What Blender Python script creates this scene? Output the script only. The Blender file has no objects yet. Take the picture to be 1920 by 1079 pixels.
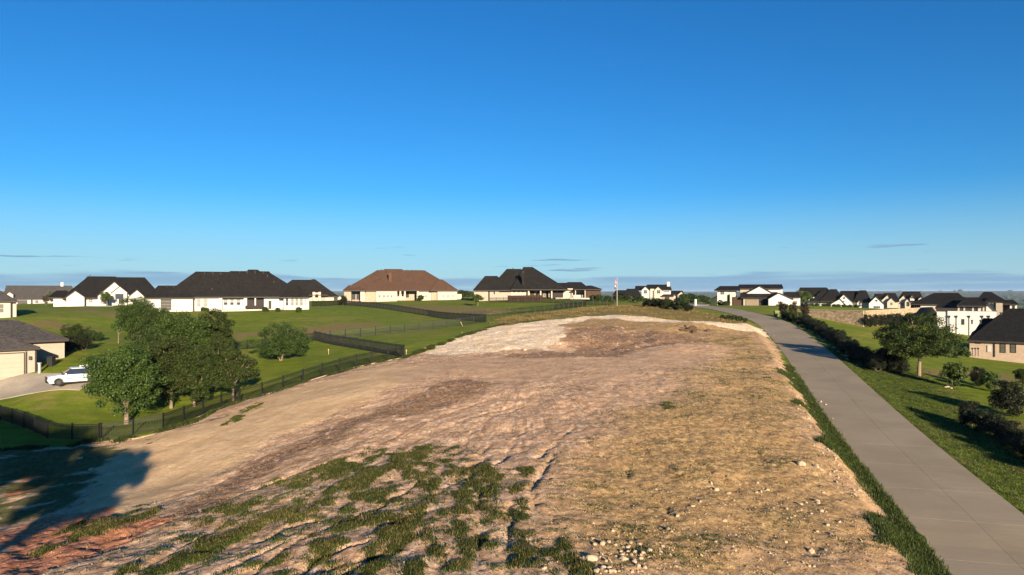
import bpy, bmesh, math, random
import numpy as np
from mathutils import Vector, Matrix

random.seed(7)
rng = np.random.default_rng(7)
scene = bpy.context.scene
COL = scene.collection

# ------------------------------------------------------------------ camera
F = 1280.0          # focal length in photograph pixels (1920 wide)
HZ = 546.0          # photograph row of the true horizon
ZC = 10.0           # camera height above the bare lot in the foreground
cam_d = bpy.data.cameras.new('camera')
cam_d.sensor_width = 36.0
cam_d.lens = 36.0 * F / 1920.0
cam_d.shift_y = (HZ - 539.5) / 1920.0
cam_d.clip_start = 0.5
cam_d.clip_end = 60000
cam = bpy.data.objects.new('camera', cam_d)
cam.location = (0, 0, ZC)
cam.rotation_euler = (math.radians(90), 0, 0)
COL.objects.link(cam)
scene.camera = cam

# ------------------------------------------------------------------ light
SUN_EL = math.radians(13)
LIGHT_AZ = math.radians(-19)        # heading the light travels to, from +Y towards +X
ldir = Vector((math.sin(LIGHT_AZ) * math.cos(SUN_EL), math.cos(LIGHT_AZ) * math.cos(SUN_EL), -math.sin(SUN_EL)))
sun_d = bpy.data.lights.new('sun', 'SUN')
sun_d.energy = 5.0
sun_d.angle = math.radians(0.5)
sun_d.color = (1.0, 0.82, 0.60)
sun = bpy.data.objects.new('sun', sun_d)
sun.rotation_euler = ldir.to_track_quat('-Z', 'Y').to_euler()
sun.location = (60, -150, 60)
COL.objects.link(sun)

world = bpy.data.worlds.new('World')
scene.world = world
world.use_nodes = True


class NT:
    """small helper for node trees"""
    def __init__(self, tree):
        self.t = tree
        self.n = tree.nodes
        self.l = tree.links

    def new(self, typ, ins=None, **props):
        nd = self.n.new(typ)
        for k, v in props.items():
            setattr(nd, k, v)
        if ins:
            for k, v in ins.items():
                self.put(nd.inputs[k], v)
        return nd

    def put(self, sock, v):
        if hasattr(v, 'is_output') or isinstance(v, bpy.types.NodeSocket):
            self.l.new(v, sock)
        else:
            sock.default_value = v

    def math(self, op, a, b=None, clamp=False):
        nd = self.n.new('ShaderNodeMath')
        nd.operation = op
        nd.use_clamp = clamp
        self.put(nd.inputs[0], a)
        if b is not None:
            self.put(nd.inputs[1], b)
        return nd.outputs[0]

    def mix(self, f, a, b, blend='MIX'):
        nd = self.n.new('ShaderNodeMix')
        nd.data_type = 'RGBA'
        nd.blend_type = blend
        self.put(nd.inputs[0], f)
        for s, v in ((6, a), (7, b)):
            if isinstance(v, (tuple, list)) and len(v) == 3:
                v = tuple(v) + (1,)
            self.put(nd.inputs[s], v)
        return nd.outputs[2]

    def ramp(self, v, lo, hi):
        nd = self.n.new('ShaderNodeMapRange')
        nd.interpolation_type = 'SMOOTHSTEP'
        self.put(nd.inputs[0], v)
        self.put(nd.inputs[1], lo)
        self.put(nd.inputs[2], hi)
        return nd.outputs[0]

    def noise(self, vec, scale, detail=4, rough=0.55, dist=0.0):
        nd = self.n.new('ShaderNodeTexNoise')
        self.l.new(vec, nd.inputs['Vector'])
        nd.inputs['Scale'].default_value = scale
        nd.inputs['Detail'].default_value = detail
        nd.inputs['Roughness'].default_value = rough
        nd.inputs['Distortion'].default_value = dist
        return nd.outputs['Fac']

    def mapping(self, vec, scale=(1, 1, 1), rot=(0, 0, 0), loc=(0, 0, 0)):
        nd = self.n.new('ShaderNodeMapping')
        self.l.new(vec, nd.inputs[0])
        nd.inputs['Scale'].default_value = scale
        nd.inputs['Rotation'].default_value = rot
        nd.inputs['Location'].default_value = loc
        return nd.outputs[0]


def build_world():
    t = NT(world.node_tree)
    t.n.clear()
    out = t.new('ShaderNodeOutputWorld')
    bg = t.new('ShaderNodeBackground')
    bg.inputs['Strength'].default_value = 0.055
    sky = t.new('ShaderNodeTexSky')
    sky.sky_type = 'NISHITA'
    sky.sun_disc = False
    sky.sun_elevation = SUN_EL
    # rotation 0 puts the sun on +Y; it turns clockwise seen from above
    sky.sun_rotation = LIGHT_AZ + math.pi
    sky.altitude = 200
    sky.air_density = 1.0
    sky.dust_density = 0.0
    sky.ozone_density = 6.0
    hs = t.new('ShaderNodeHueSaturation', {'Saturation': 1.1, 'Value': 1.0, 'Color': sky.outputs[0]})
    co = t.new('ShaderNodeTexCoord')
    d = co.outputs['Generated']
    sep = t.new('ShaderNodeSeparateXYZ', {0: d})
    z = sep.outputs[2]
    # low cloud bank lying on the horizon all the way round
    st = t.mapping(d, (2.2, 2.2, 9))
    n1 = t.noise(st, 1.0, 5, 0.5)
    n2 = t.noise(t.mapping(d, (7, 7, 150), loc=(3, 1, 0)), 1.0, 5, 0.55)
    top = t.math('ADD', t.math('MULTIPLY', n1, 0.05), 0.0)
    edge = t.math('ADD', top, t.math('MULTIPLY', t.math('SUBTRACT', n2, 0.5), 0.012))
    bank = t.ramp(t.math('SUBTRACT', edge, z), -0.0015, 0.0035)
    bank = t.math('MULTIPLY', bank, t.ramp(n2, 0.1, 0.62))
    # thin flat wisps above the bank
    w = t.noise(t.mapping(d, (9, 9, 170), loc=(4.1, 0.4, 0.2)), 1.0, 4, 0.5)
    band = t.math('MULTIPLY', t.ramp(z, 0.012, 0.03), t.ramp(z, 0.085, 0.05))
    wisp = t.math('MULTIPLY', t.ramp(w, 0.645, 0.72), band)
    tint = t.mix(1.0, hs.outputs[0], (0.70, 1.05, 1.13), 'MULTIPLY')
    veil = t.math('MULTIPLY', t.ramp(z, 0.15, 0.0), 0.7)
    tint = t.mix(veil, tint, (3.2, 4.75, 5.9))
    c = t.mix(t.math('MULTIPLY', bank, 0.75), tint, (1.75, 3.0, 4.7))
    c = t.mix(t.math('MULTIPLY', wisp, 0.8), c, (1.7, 2.9, 4.4))
    t.l.new(c, bg.inputs['Color'])
    t.l.new(bg.outputs[0], out.inputs['Surface'])


build_world()
vs = scene.view_settings
scene.display_settings.display_device = 'sRGB'
vs.view_transform = 'Standard'
vs.look = 'None'
vs.exposure = 1.25
vs.gamma = 1.0
vs.use_curve_mapping = False


# ------------------------------------------------------------------ object helpers
def tag(o, label=None, cat=None, group=None, kind=None):
    if label: o['label'] = label
    if cat: o['category'] = cat
    if group: o['group'] = group
    if kind: o['kind'] = kind
    return o


def link(o, parent=None):
    COL.objects.link(o)
    if parent is not None:
        o.parent = parent
    return o


def empty(name, loc=(0, 0, 0), rz=0.0, label=None, cat=None, group=None):
    o = bpy.data.objects.new(name, None)
    o.empty_display_size = 0.3
    o.location = loc
    o.rotation_euler = (0, 0, rz)
    link(o)
    return tag(o, label, cat, group)


def mesh_np(name, co, faces, smooth=False):
    """co (n,3) array, faces: list of tuples or (m,k) array"""
    me = bpy.data.meshes.new(name)
    co = np.asarray(co, dtype=np.float32)
    if isinstance(faces, np.ndarray):
        m, k = faces.shape
        me.vertices.add(len(co))
        me.vertices.foreach_set('co', co.ravel())
        me.loops.add(m * k)
        me.loops.foreach_set('vertex_index', faces.astype(np.int32).ravel())
        me.polygons.add(m)
        me.polygons.foreach_set('loop_start', np.arange(0, m * k, k, dtype=np.int32))
        me.polygons.foreach_set('loop_total', np.full(m, k, dtype=np.int32))
        if smooth:
            me.polygons.foreach_set('use_smooth', np.ones(m, dtype=bool))
        me.update(calc_edges=True)
    else:
        me.from_pydata([tuple(map(float, c)) for c in co], [], faces)
        if smooth:
            me.polygons.foreach_set('use_smooth', np.ones(len(me.polygons), dtype=bool))
        me.update()
    return me


class MB:
    """collects simple solids into one mesh"""
    def __init__(self):
        self.v = []
        self.f = []

    def add(self, verts, faces):
        b = len(self.v)
        self.v += [tuple(p) for p in verts]
        self.f += [tuple(i + b for i in fc) for fc in faces]
        return self

    def box(self, x0, x1, y0, y1, z0, z1):
        return self.add([(x0, y0, z0), (x1, y0, z0), (x1, y1, z0), (x0, y1, z0),
                         (x0, y0, z1), (x1, y0, z1), (x1, y1, z1), (x0, y1, z1)],
                        [(0, 3, 2, 1), (4, 5, 6, 7), (0, 1, 5, 4), (1, 2, 6, 5), (2, 3, 7, 6), (3, 0, 4, 7)])

    def bar(self, a, b, w, h=None):
        """square bar between two points, w wide (level) and h deep"""
        h = h or w
        a = Vector(a); b = Vector(b)
        d = (b - a).normalized()
        up = Vector((0, 0, 1)) if abs(d.z) < 0.95 else Vector((0, 1, 0))
        s = d.cross(up).normalized() * (w / 2)
        n = s.cross(d).normalized() * (h / 2)
        vv = [p + q for p in (a, b) for q in (-s - n, s - n, s + n, -s + n)]
        return self.add(vv, [(3, 2, 1, 0), (4, 5, 6, 7), (0, 1, 5, 4), (1, 2, 6, 5), (2, 3, 7, 6), (3, 0, 4, 7)])

    def tube(self, pts, rad, n=6, cap=True):
        pts = [Vector(p) for p in pts]
        b = len(self.v)
        prev = None
        for i, p in enumerate(pts):
            d = (pts[min(i + 1, len(pts) - 1)] - pts[max(i - 1, 0)]).normalized()
            if prev is None:
                a = d.orthogonal().normalized()
            else:
                a = (prev - d * prev.dot(d)).normalized()
            prev = a
            c = d.cross(a)
            for k in range(n):
                t = 2 * math.pi * k / n
                self.v.append(tuple(p + (a * math.cos(t) + c * math.sin(t)) * rad[i]))
        for i in range(len(pts) - 1):
            for k in range(n):
                k2 = (k + 1) % n
                self.f.append((b + i * n + k, b + i * n + k2, b + (i + 1) * n + k2, b + (i + 1) * n + k))
        if cap:
            self.f.append(tuple(b + k for k in range(n))[::-1])
            self.f.append(tuple(b + (len(pts) - 1) * n + k for k in range(n)))
        return self

    def prism(self, poly, axis, a, b):
        """extrude a 2-d polygon along an axis ('x','y','z') from a to b"""
        def pt(p, t):
            return {'x': (t, p[0], p[1]), 'y': (p[0], t, p[1]), 'z': (p[0], p[1], t)}[axis]
        n = len(poly)
        vv = [pt(p, a) for p in poly] + [pt(p, b) for p in poly]
        ff = [tuple(range(n)), tuple(range(2 * n - 1, n - 1, -1))]
        ff += [(i, i + n, (i + 1) % n + n, (i + 1) % n) for i in range(n)]
        return self.add(vv, ff)

    def build(self, name, mat, parent=None, smooth=False, bevel=0.0):
        me = mesh_np(name, np.array(self.v, dtype=np.float32).reshape(-1, 3), self.f, smooth)
        bm = bmesh.new()
        bm.from_mesh(me)
        bmesh.ops.recalc_face_normals(bm, faces=bm.faces)
        if bevel:
            bmesh.ops.bevel(bm, geom=bm.edges[:], offset=bevel, segments=1, affect='EDGES')
        bm.to_mesh(me)
        bm.free()
        o = bpy.data.objects.new(name, me)
        if mat: me.materials.append(mat)
        return link(o, parent)


def copy_tree(o, parent=None):
    c = o.copy()
    link(c, parent)
    for ch in list(o.children):
        copy_tree(ch, c)
    return c


# ------------------------------------------------------------------ materials
MATS = {}


def mat(name, col, rough=0.8, var=0.12, scale=3.0, bump=0.0, bscale=20.0, metal=0.0, spec=0.3, col2=None, coords='Object', stretch=(1, 1, 1)):
    """plain procedural material: base colour broken up by two noises, optional bump"""
    if name in MATS: return MATS[name]
    m = bpy.data.materials.new(name)
    m.use_nodes = True
    t = NT(m.node_tree)
    t.n.clear()
    out = t.new('ShaderNodeOutputMaterial')
    bs = t.new('ShaderNodeBsdfPrincipled', {'Roughness': rough, 'Metallic': metal, 'Specular IOR Level': spec})
    co = t.new('ShaderNodeTexCoord').outputs[coords]
    co = t.mapping(co, stretch)
    n1 = t.noise(co, scale, 5, 0.6)
    n2 = t.noise(co, scale * 7.3, 3, 0.6)
    f = t.math('ADD', t.math('MULTIPLY', n1, 0.6), t.math('MULTIPLY', n2, 0.4))
    f = t.ramp(f, 0.3, 0.7)
    a = tuple(c * (1 - var) for c in col)
    b = col2 if col2 else tuple(min(1, c * (1 + var)) for c in col)
    t.l.new(t.mix(f, a, b), bs.inputs['Base Color'])
    if bump:
        bp = t.new('ShaderNodeBump', {'Strength': 0.6, 'Distance': bump, 'Height': t.noise(co, bscale, 4, 0.6)})
        t.l.new(bp.outputs[0], bs.inputs['Normal'])
    t.l.new(bs.outputs[0], out.inputs['Surface'])
    MATS[name] = m
    return m


def leaf_mat(name, c1, c2, c3, trans=0.25):
    if name in MATS: return MATS[name]
    m = bpy.data.materials.new(name)
    m.use_nodes = True
    t = NT(m.node_tree)
    t.n.clear()
    out = t.new('ShaderNodeOutputMaterial')
    geo = t.new('ShaderNodeNewGeometry')
    oi = t.new('ShaderNodeObjectInfo')
    co = t.new('ShaderNodeTexCoord').outputs['Object']
    n = t.noise(co, 1.1, 3, 0.6)
    c = t.mix(t.ramp(n, 0.35, 0.65), c1, c2)
    c = t.mix(t.ramp(geo.outputs['Random Per Island'], 0.55, 1.0), c, c3)
    hs = t.new('ShaderNodeHueSaturation', {'Color': c})
    t.l.new(t.math('ADD', t.math('MULTIPLY', oi.outputs['Random'], 0.35), 0.82), hs.inputs['Value'])
    t.l.new(t.math('ADD', t.math('MULTIPLY', oi.outputs['Random'], 0.03), 0.485), hs.inputs['Hue'])
    bs = t.new('ShaderNodeBsdfPrincipled', {'Base Color': hs.outputs[0], 'Roughness': 0.55, 'Specular IOR Level': 0.25})
    tr = t.new('ShaderNodeBsdfTranslucent', {'Color': hs.outputs[0]})
    mx = t.new('ShaderNodeMixShader', {0: trans, 1: bs.outputs[0], 2: tr.outputs[0]})
    t.l.new(mx.outputs[0], out.inputs['Surface'])
    MATS[name] = m
    return m


# ------------------------------------------------------------------ noise on arrays
def _hash(ix, iy, seed):
    h = (ix.astype(np.int64) * 374761393 + iy.astype(np.int64) * 668265263 + seed * 974634777) & 0x7fffffff
    h = ((h ^ (h >> 13)) * 1274126177) & 0x7fffffff
    h = h ^ (h >> 16)
    return (h & 0xffff) / 65535.0


def vnoise(x, y, seed=0):
    x0 = np.floor(x); y0 = np.floor(y)
    fx = x - x0; fy = y - y0
    fx = fx * fx * (3 - 2 * fx); fy = fy * fy * (3 - 2 * fy)
    a = _hash(x0, y0, seed); b = _hash(x0 + 1, y0, seed)
    c = _hash(x0, y0 + 1, seed); d = _hash(x0 + 1, y0 + 1, seed)
    return (a * (1 - fx) + b * fx) * (1 - fy) + (c * (1 - fx) + d * fx) * fy


def fbm(x, y, seed=0, octs=4):
    s = np.zeros_like(x); amp = 1.0; tot = 0
    for i in range(octs):
        s += amp * vnoise(x * 2 ** i + i * 17.3, y * 2 ** i - i * 9.1, seed + i)
        tot += amp; amp *= 0.5
    return s / tot


def sstep(a, b, x):
    t = np.clip((x - a) / (b - a), 0, 1)
    return t * t * (3 - 2 * t)
# ------------------------------------------------------------------ terrain
# surveyed points: photograph column, row, distance in metres (from the sizes of houses, fences and cars standing there)
def P3(px, py, Y):
    return ((px - 960) / F * Y, Y, ZC - (py - HZ) * Y / F)


CTRL = [P3(*a) for a in [
    (960, 1079, 24), (960, 1000, 28), (960, 900, 36), (960, 800, 48), (960, 740, 58), (960, 690, 72), (960, 655, 86),
    (1000, 615, 106), (1150, 592, 124), (1200, 575, 150), (1300, 1079, 25.5), (1600, 1079, 27),
    (1590, 880, 40.5), (1600, 960, 34.5), (1300, 700, 66), (1200, 660, 82), (1420, 640, 97), (1500, 720, 67), (1300, 620, 105), (1400, 605, 122),
    (1300, 850, 41), (1450, 800, 47), (700, 720, 64), (600, 760, 58), (500, 830, 49), (700, 900, 37), (600, 1079, 24.5), (300, 1079, 26),
    (0, 1079, 28), (300, 850, 51), (200, 900, 46.5), (0, 900, 48), (0, 990, 37.5), (150, 960, 39.5), (300, 910, 44),
    (300, 812, 57.5), (440, 757, 67), (600, 708, 74), (700, 681, 80), (758, 671, 84),
    (235, 792, 64), (321, 766, 70), (437, 752, 72), (120, 722, 74), (30, 709, 78), (100, 790, 63), (0, 745, 74), (0, 840, 55),
    (527, 677, 92), (600, 694, 80), (140, 640, 105), (230, 645, 100), (60, 597, 128), (200, 610, 128), (150, 575, 215), (60, 575, 230),
    (430, 583, 160), (430, 622, 120), (560, 583, 160), (650, 615, 125), (480, 650, 103), (590, 639, 110), (700, 640, 103), (800, 637, 98),
    (760, 625, 112), (912, 605, 119), (850, 615, 115), (900, 592, 148), (750, 572, 195), (750, 565, 220), (970, 562, 208), (1100, 562, 200),
    (640, 572, 200), (1100, 575, 165), (1000, 590, 135), (560, 565, 250),
    (1723, 706, 78), (1750, 790, 57), (1900, 830, 50), (1920, 900, 42.5), (1830, 680, 96), (1850, 670, 103), (1640, 692, 81),
    (1620, 622, 125), (1560, 605, 142), (1500, 590, 152), (1570, 599, 149), (1570, 579, 165), (1690, 640, 118), (1760, 625, 150),
    (1700, 578, 350), (1560, 578, 285), (1420, 577, 215), (1230, 567, 330), (1350, 577, 205), (1880, 600, 210), (1660, 606, 150), (1660, 580, 190),
    (450, 562, 300), (960, 560, 300), (1900, 585, 330), (100, 566, 330),
]]
CTRL += [(-150, -60, -3), (150, -60, -7), (0, -50, 0.3), (0, 0, 0.1), (-25, 5, -0.8), (-60, 30, -2.5), (70, 20, -4), (60, 50, -1.5), (-120, 90, 0), (130, 120, -1),
         (-230, 200, 4), (230, 200, -1), (-300, 330, 2), (300, 330, -4), (-100, 20, -3)]

# the private concrete road: centre line X, Y and height
ROADW = 6.0
_rc = [(9, -20, -3.6), (16.6, 10, -2.8), (21.6, 28.9, -2.0), (23.2, 35.2, -1.5), (28.3, 54.3, -0.3), (39.0, 90.6, 2.0), (45.2, 114, 3.5),
       (48.0, 130, 4.6), (48.7, 153, 5.7), (47.6, 174, 6.2), (48, 205, 6.4), (52, 240, 6.0)]


def catmull(pts, n):
    pts = [np.array(p, float) for p in pts]
    P = [2 * pts[0] - pts[1]] + pts + [2 * pts[-1] - pts[-2]]
    out = []
    for i in range(1, len(P) - 2):
        for k in range(n):
            t = k / n
            a, b, c, d = P[i - 1], P[i], P[i + 1], P[i + 2]
            out.append(0.5 * (2 * b + (c - a) * t + (2 * a - 5 * b + 4 * c - d) * t * t + (3 * b - a - 3 * c + d) * t ** 3))
    out.append(pts[-1])
    return np.array(out)


ROAD = catmull(_rc, 14)
for p in ROAD[::9]:
    CTRL.append(tuple(p))

CT = np.array(CTRL)


def _solve_tps(ct, lam):
    n = len(ct)
    d = np.hypot(ct[:, None, 0] - ct[None, :, 0], ct[:, None, 1] - ct[None, :, 1]) / 100
    K = np.where(d > 0, d * d * np.log(np.maximum(d, 1e-9)), 0) + lam * np.eye(n)
    Pm = np.c_[np.ones(n), ct[:, 0] / 100, ct[:, 1] / 100]
    A = np.block([[K, Pm], [Pm.T, np.zeros((3, 3))]])
    b = np.r_[ct[:, 2], np.zeros(3)]
    return np.linalg.solve(A, b)


TW = _solve_tps(CT, 0.0006)


def smooth_h(x, y):
    """base shape of the hill top, falling to a far plain"""
    x = np.asarray(x, float); y = np.asarray(y, float)
    shp = x.shape
    x = x.ravel(); y = y.ravel()
    xc = np.clip(x, -330, 330); yc = np.clip(y, -80, 380)
    out = np.empty(len(x))
    for s in range(0, len(x), 40000):
        e = s + 40000
        d = np.hypot(xc[s:e, None] - CT[None, :, 0], yc[s:e, None] - CT[None, :, 1]) / 100
        k = d * d * np.log(np.maximum(d, 1e-9))
        out[s:e] = k @ TW[:-3] + TW[-3] + TW[-2] * xc[s:e] / 100 + TW[-1] * yc[s:e] / 100
    out = np.clip(out, -8, 9)
    r = np.hypot(np.maximum(np.abs(x) - 180, 0) * 0.8, np.maximum(y - 300, 0))
    r = np.hypot(r, np.maximum(-60 - y, 0))
    w = sstep(0, 900, r)
    plain = -44 + 26 * (fbm(x / 1500, y / 1500, 5, 4) - 0.5) + 42 * sstep(5000, 12000, np.hypot(x, y)) * (0.72 + 0.5 * fbm(x / 2500, y / 2500, 9, 3))
    out = out * (1 - w) + plain * w
    return out.reshape(shp)


def G(px, py, hfun=None):
    """world point where the line of sight through a photograph pixel meets the ground"""
    t = np.concatenate([np.arange(12, 260, 0.25), np.arange(260, 900, 2.0)])
    x = (px - 960) / F * t
    z = ZC - (py - HZ) / F * t
    h = (hfun or smooth_h)(x, t)
    below = np.nonzero(z <= h)[0]
    i = below[0] if len(below) else len(t) - 1
    if i == 0: return np.array([x[0], t[0], h[0]])
    a = z[i - 1] - h[i - 1]; b = z[i] - h[i]
    f = a / (a - b) if a != b else 0
    Y = t[i - 1] + (t[i] - t[i - 1]) * min(max(f, 0), 1)
    X = (px - 960) / F * Y
    return np.array([X, Y, float((hfun or smooth_h)(np.array([X]), np.array([Y]))[0])])


def poly_w(pts):
    return np.array([G(*p)[:2] for p in pts])


def seg_dist(x, y, poly, closed=True):
    d = np.full(x.shape, 1e9)
    n = len(poly)
    for i in range(n if closed else n - 1):
        a = poly[i]; b = poly[(i + 1) % n]
        ab = b - a
        L = ab @ ab + 1e-9
        t = np.clip(((x - a[0]) * ab[0] + (y - a[1]) * ab[1]) / L, 0, 1)
        d = np.minimum(d, np.hypot(x - a[0] - t * ab[0], y - a[1] - t * ab[1]))
    return d


def inside(x, y, poly):
    r = np.zeros(x.shape, bool)
    n = len(poly)
    for i in range(n):
        a = poly[i]; b = poly[(i + 1) % n]
        if a[1] == b[1]: continue
        c = ((a[1] > y) != (b[1] > y)) & (x < (b[0] - a[0]) * (y - a[1]) / (b[1] - a[1]) + a[0])
        r ^= c
    return r


def pmask(x, y, poly, soft=1.0):
    """1 inside, 0 outside, soft edge in metres"""
    lo = poly.min(0) - soft * 2; hi = poly.max(0) + soft * 2
    m = np.zeros(x.shape)
    s = (x > lo[0]) & (x < hi[0]) & (y > lo[1]) & (y < hi[1])
    xs, ys = x[s], y[s]
    d = seg_dist(xs, ys, poly)
    d = np.where(inside(xs, ys, poly), d, -d)
    m[s] = sstep(-soft, soft, d)
    return m


def graded(spec):
    out = [spec[0][0]]
    for a, b, s0, s1 in spec:
        v = a
        while v < b:
            t = (v - a) / (b - a)
            v += s0 * (s1 / s0) ** t
            out.append(min(v, b))
    return np.array(out)


GY = graded([(-90, 18, 6, 0.6), (18, 30, 0.14, 0.14), (30, 60, 0.14, 0.26), (60, 130, 0.26, 0.6), (130, 260, 0.6, 1.8), (260, 900, 2, 30), (900, 16000, 30, 700)])
_xp = graded([(0, 24, 0.14, 0.15), (24, 60, 0.16, 0.5), (60, 160, 0.5, 2.2), (160, 700, 2.5, 40), (700, 14000, 40, 900)])
GX = np.r_[-_xp[:0:-1], _xp]
VX, VY = np.meshgrid(GX, GY)
VZ = smooth_h(VX, VY)

# ---- zones on the ground, outlined in the photograph and dropped onto the base shape
Z_LOT = np.vstack([poly_w([(-60, 850), (0, 845), (100, 836), (190, 826), (300, 812), (440, 758), (600, 709), (700, 682), (762, 671), (800, 657), (862, 632), (930, 613),
                           (1000, 603), (1060, 598), (1160, 590), (1250, 598), (1330, 606), (1400, 606), (1434, 616)]),
                   np.array([(35.6, 91), (24.9, 54.3), (20.0, 35.2), (13.4, 10), (8, -10), (-30, -10), (-50, 25)])])
Z_LOTD = Z_LOT
lot = pmask(VX + (fbm(VX / 1.8, VY / 1.8, 11, 3) - 0.5) * 2.2, VY + (fbm(VX / 1.8, VY / 1.8, 12, 3) - 0.5) * 2.2, Z_LOT, 0.7)
WX = VX + (fbm(VX / 5, VY / 5, 13, 4) - 0.5) * 7
WY = VY + (fbm(VX / 5, VY / 5, 14, 4) - 0.5) * 9


def c3(cx, cy, rx, ry):
    """ellipse given on a 2.82x enlargement of the photograph's lower middle"""
    return (380 + .354 * cx, 760 + .354 * cy, .354 * rx, .354 * ry)


PATCH = [c3(*a) for a in [
    (1000, 330, 200, 70), (1150, 270, 70, 55), (950, 370, 130, 40), (700, 320, 110, 30), (450, 400, 110, 25), (560, 590, 90, 55), (350, 600, 220, 50),
    (100, 740, 180, 100), (0, 800, 140, 90), (1050, 620, 220, 90), (1150, 680, 120, 70), (900, 640, 140, 40), (1380, 500, 60, 80), (1360, 620, 65, 100),
    (1370, 840, 85, 90), (1530, 540, 75, 55), (1540, 400, 65, 35), (1370, 330, 36, 25), (1350, 380, 55, 25), (1540, 760, 80, 120), (1700, 780, 70, 90),
    (1830, 790, 120, 120), (1780, 680, 70, 30), (900, 820, 170, 55), (820, 770, 60, 25), (1200, 420, 70, 35), (1720, 360, 35, 20), (540, 420, 60, 35),
    (200, 540, 150, 30), (700, 750, 90, 22), (620, 830, 60, 22), (1130, 860, 60, 25), (1650, 460, 50, 25), (1700, 530, 40, 25), (800, 490, 110, 30), (430, 510, 120, 25),
    (-150, 840, 160, 50), (-320, 880, 160, 30), (1260, 760, 60, 40), (1000, 760, 120, 40), (1980, 840, 90, 80), (800, 420, 90, 30)]]
PATCH += [(1430, 703, 45, 10), (1400, 697, 30, 6), (1255, 760, 14, 8), (1470, 690, 14, 14), (560, 975, 60, 12), (240, 968, 18, 14), (285, 967, 14, 8), (250, 840, 30, 12), (290, 825, 30, 10),
          (400, 790, 26, 8), (470, 765, 26, 6), (440, 785, 20, 7), (215, 990, 60, 12), (180, 1000, 30, 10), (75, 1030, 50, 8), (150, 992, 30, 6)]
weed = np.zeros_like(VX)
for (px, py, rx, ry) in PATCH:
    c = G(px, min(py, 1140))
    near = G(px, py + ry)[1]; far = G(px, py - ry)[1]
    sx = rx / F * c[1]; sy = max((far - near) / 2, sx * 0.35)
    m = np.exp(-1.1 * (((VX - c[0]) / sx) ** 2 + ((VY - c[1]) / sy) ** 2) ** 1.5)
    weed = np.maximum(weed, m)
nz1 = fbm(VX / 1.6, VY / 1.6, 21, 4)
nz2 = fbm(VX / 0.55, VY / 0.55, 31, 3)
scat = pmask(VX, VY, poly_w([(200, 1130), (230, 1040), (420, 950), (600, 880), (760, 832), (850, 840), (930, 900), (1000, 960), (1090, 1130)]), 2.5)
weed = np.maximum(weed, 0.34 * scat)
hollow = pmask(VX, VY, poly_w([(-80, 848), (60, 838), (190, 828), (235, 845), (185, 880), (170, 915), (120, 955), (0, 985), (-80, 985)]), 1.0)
weed = np.maximum(weed, 0.85 * hollow)  # weeds thickened here to darken the ground under the hollow's shadow
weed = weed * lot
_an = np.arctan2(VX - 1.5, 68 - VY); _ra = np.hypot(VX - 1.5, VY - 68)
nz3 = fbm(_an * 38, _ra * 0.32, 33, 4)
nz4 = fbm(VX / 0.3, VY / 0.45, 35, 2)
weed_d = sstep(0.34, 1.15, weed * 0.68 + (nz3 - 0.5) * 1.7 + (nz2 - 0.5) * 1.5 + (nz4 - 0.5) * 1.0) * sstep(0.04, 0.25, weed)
weed_d = np.maximum(weed_d, hollow * lot * sstep(0.25, 0.5, nz3))  # denser weed colour deepens the shade in the hollow

# grass strip on the bank beside the road
_rd = seg_dist(VX.ravel()[(np.abs(VX.ravel()) < 80) & (VY.ravel() < 250)], VY.ravel()[(np.abs(VX.ravel()) < 80) & (VY.ravel() < 250)], ROAD[:, :2], closed=False)
road_d = np.full(VX.size, 99.0)
road_d[(np.abs(VX.ravel()) < 80) & (VY.ravel() < 250)] = _rd
road_d = road_d.reshape(VX.shape)
# which side of the centre line, and centre line height
i_near = np.clip(np.searchsorted(ROAD[:, 1], VY.ravel()), 1, len(ROAD) - 1).reshape(VX.shape)
_t = np.clip((VY - ROAD[i_near - 1, 1]) / (ROAD[i_near, 1] - ROAD[i_near - 1, 1] + 1e-9), 0, 1)
road_z = ROAD[i_near - 1, 2] * (1 - _t) + ROAD[i_near, 2] * _t
road_x = ROAD[i_near - 1, 0] * (1 - _t) + ROAD[i_near, 0] * _t
left_side = VX < road_x
hw = ROADW / 2
verge_l = np.where(left_side, sstep(0.0, 0.25, road_d - hw + 0.3) * (1 - sstep(0.5, 1.6, road_d - hw + (nz1 - 0.5) * 1.8 + (fbm(VX / 4, VY / 4, 83, 2) - 0.5) * 3.0)), 0) * sstep(78, 66, VY)
_vn = fbm(VX / 2.6, VY / 2.6, 81, 3)
verge_l = verge_l * sstep(0.30, 0.55, _vn + 0.25 * (nz2 - 0.5))
verge_l = np.maximum(verge_l, np.where(left_side, (1 - sstep(0.2, 0.9, road_d - hw + (nz1 - 0.5) * 1.2)) * sstep(110, 60, VY), 0))

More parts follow.
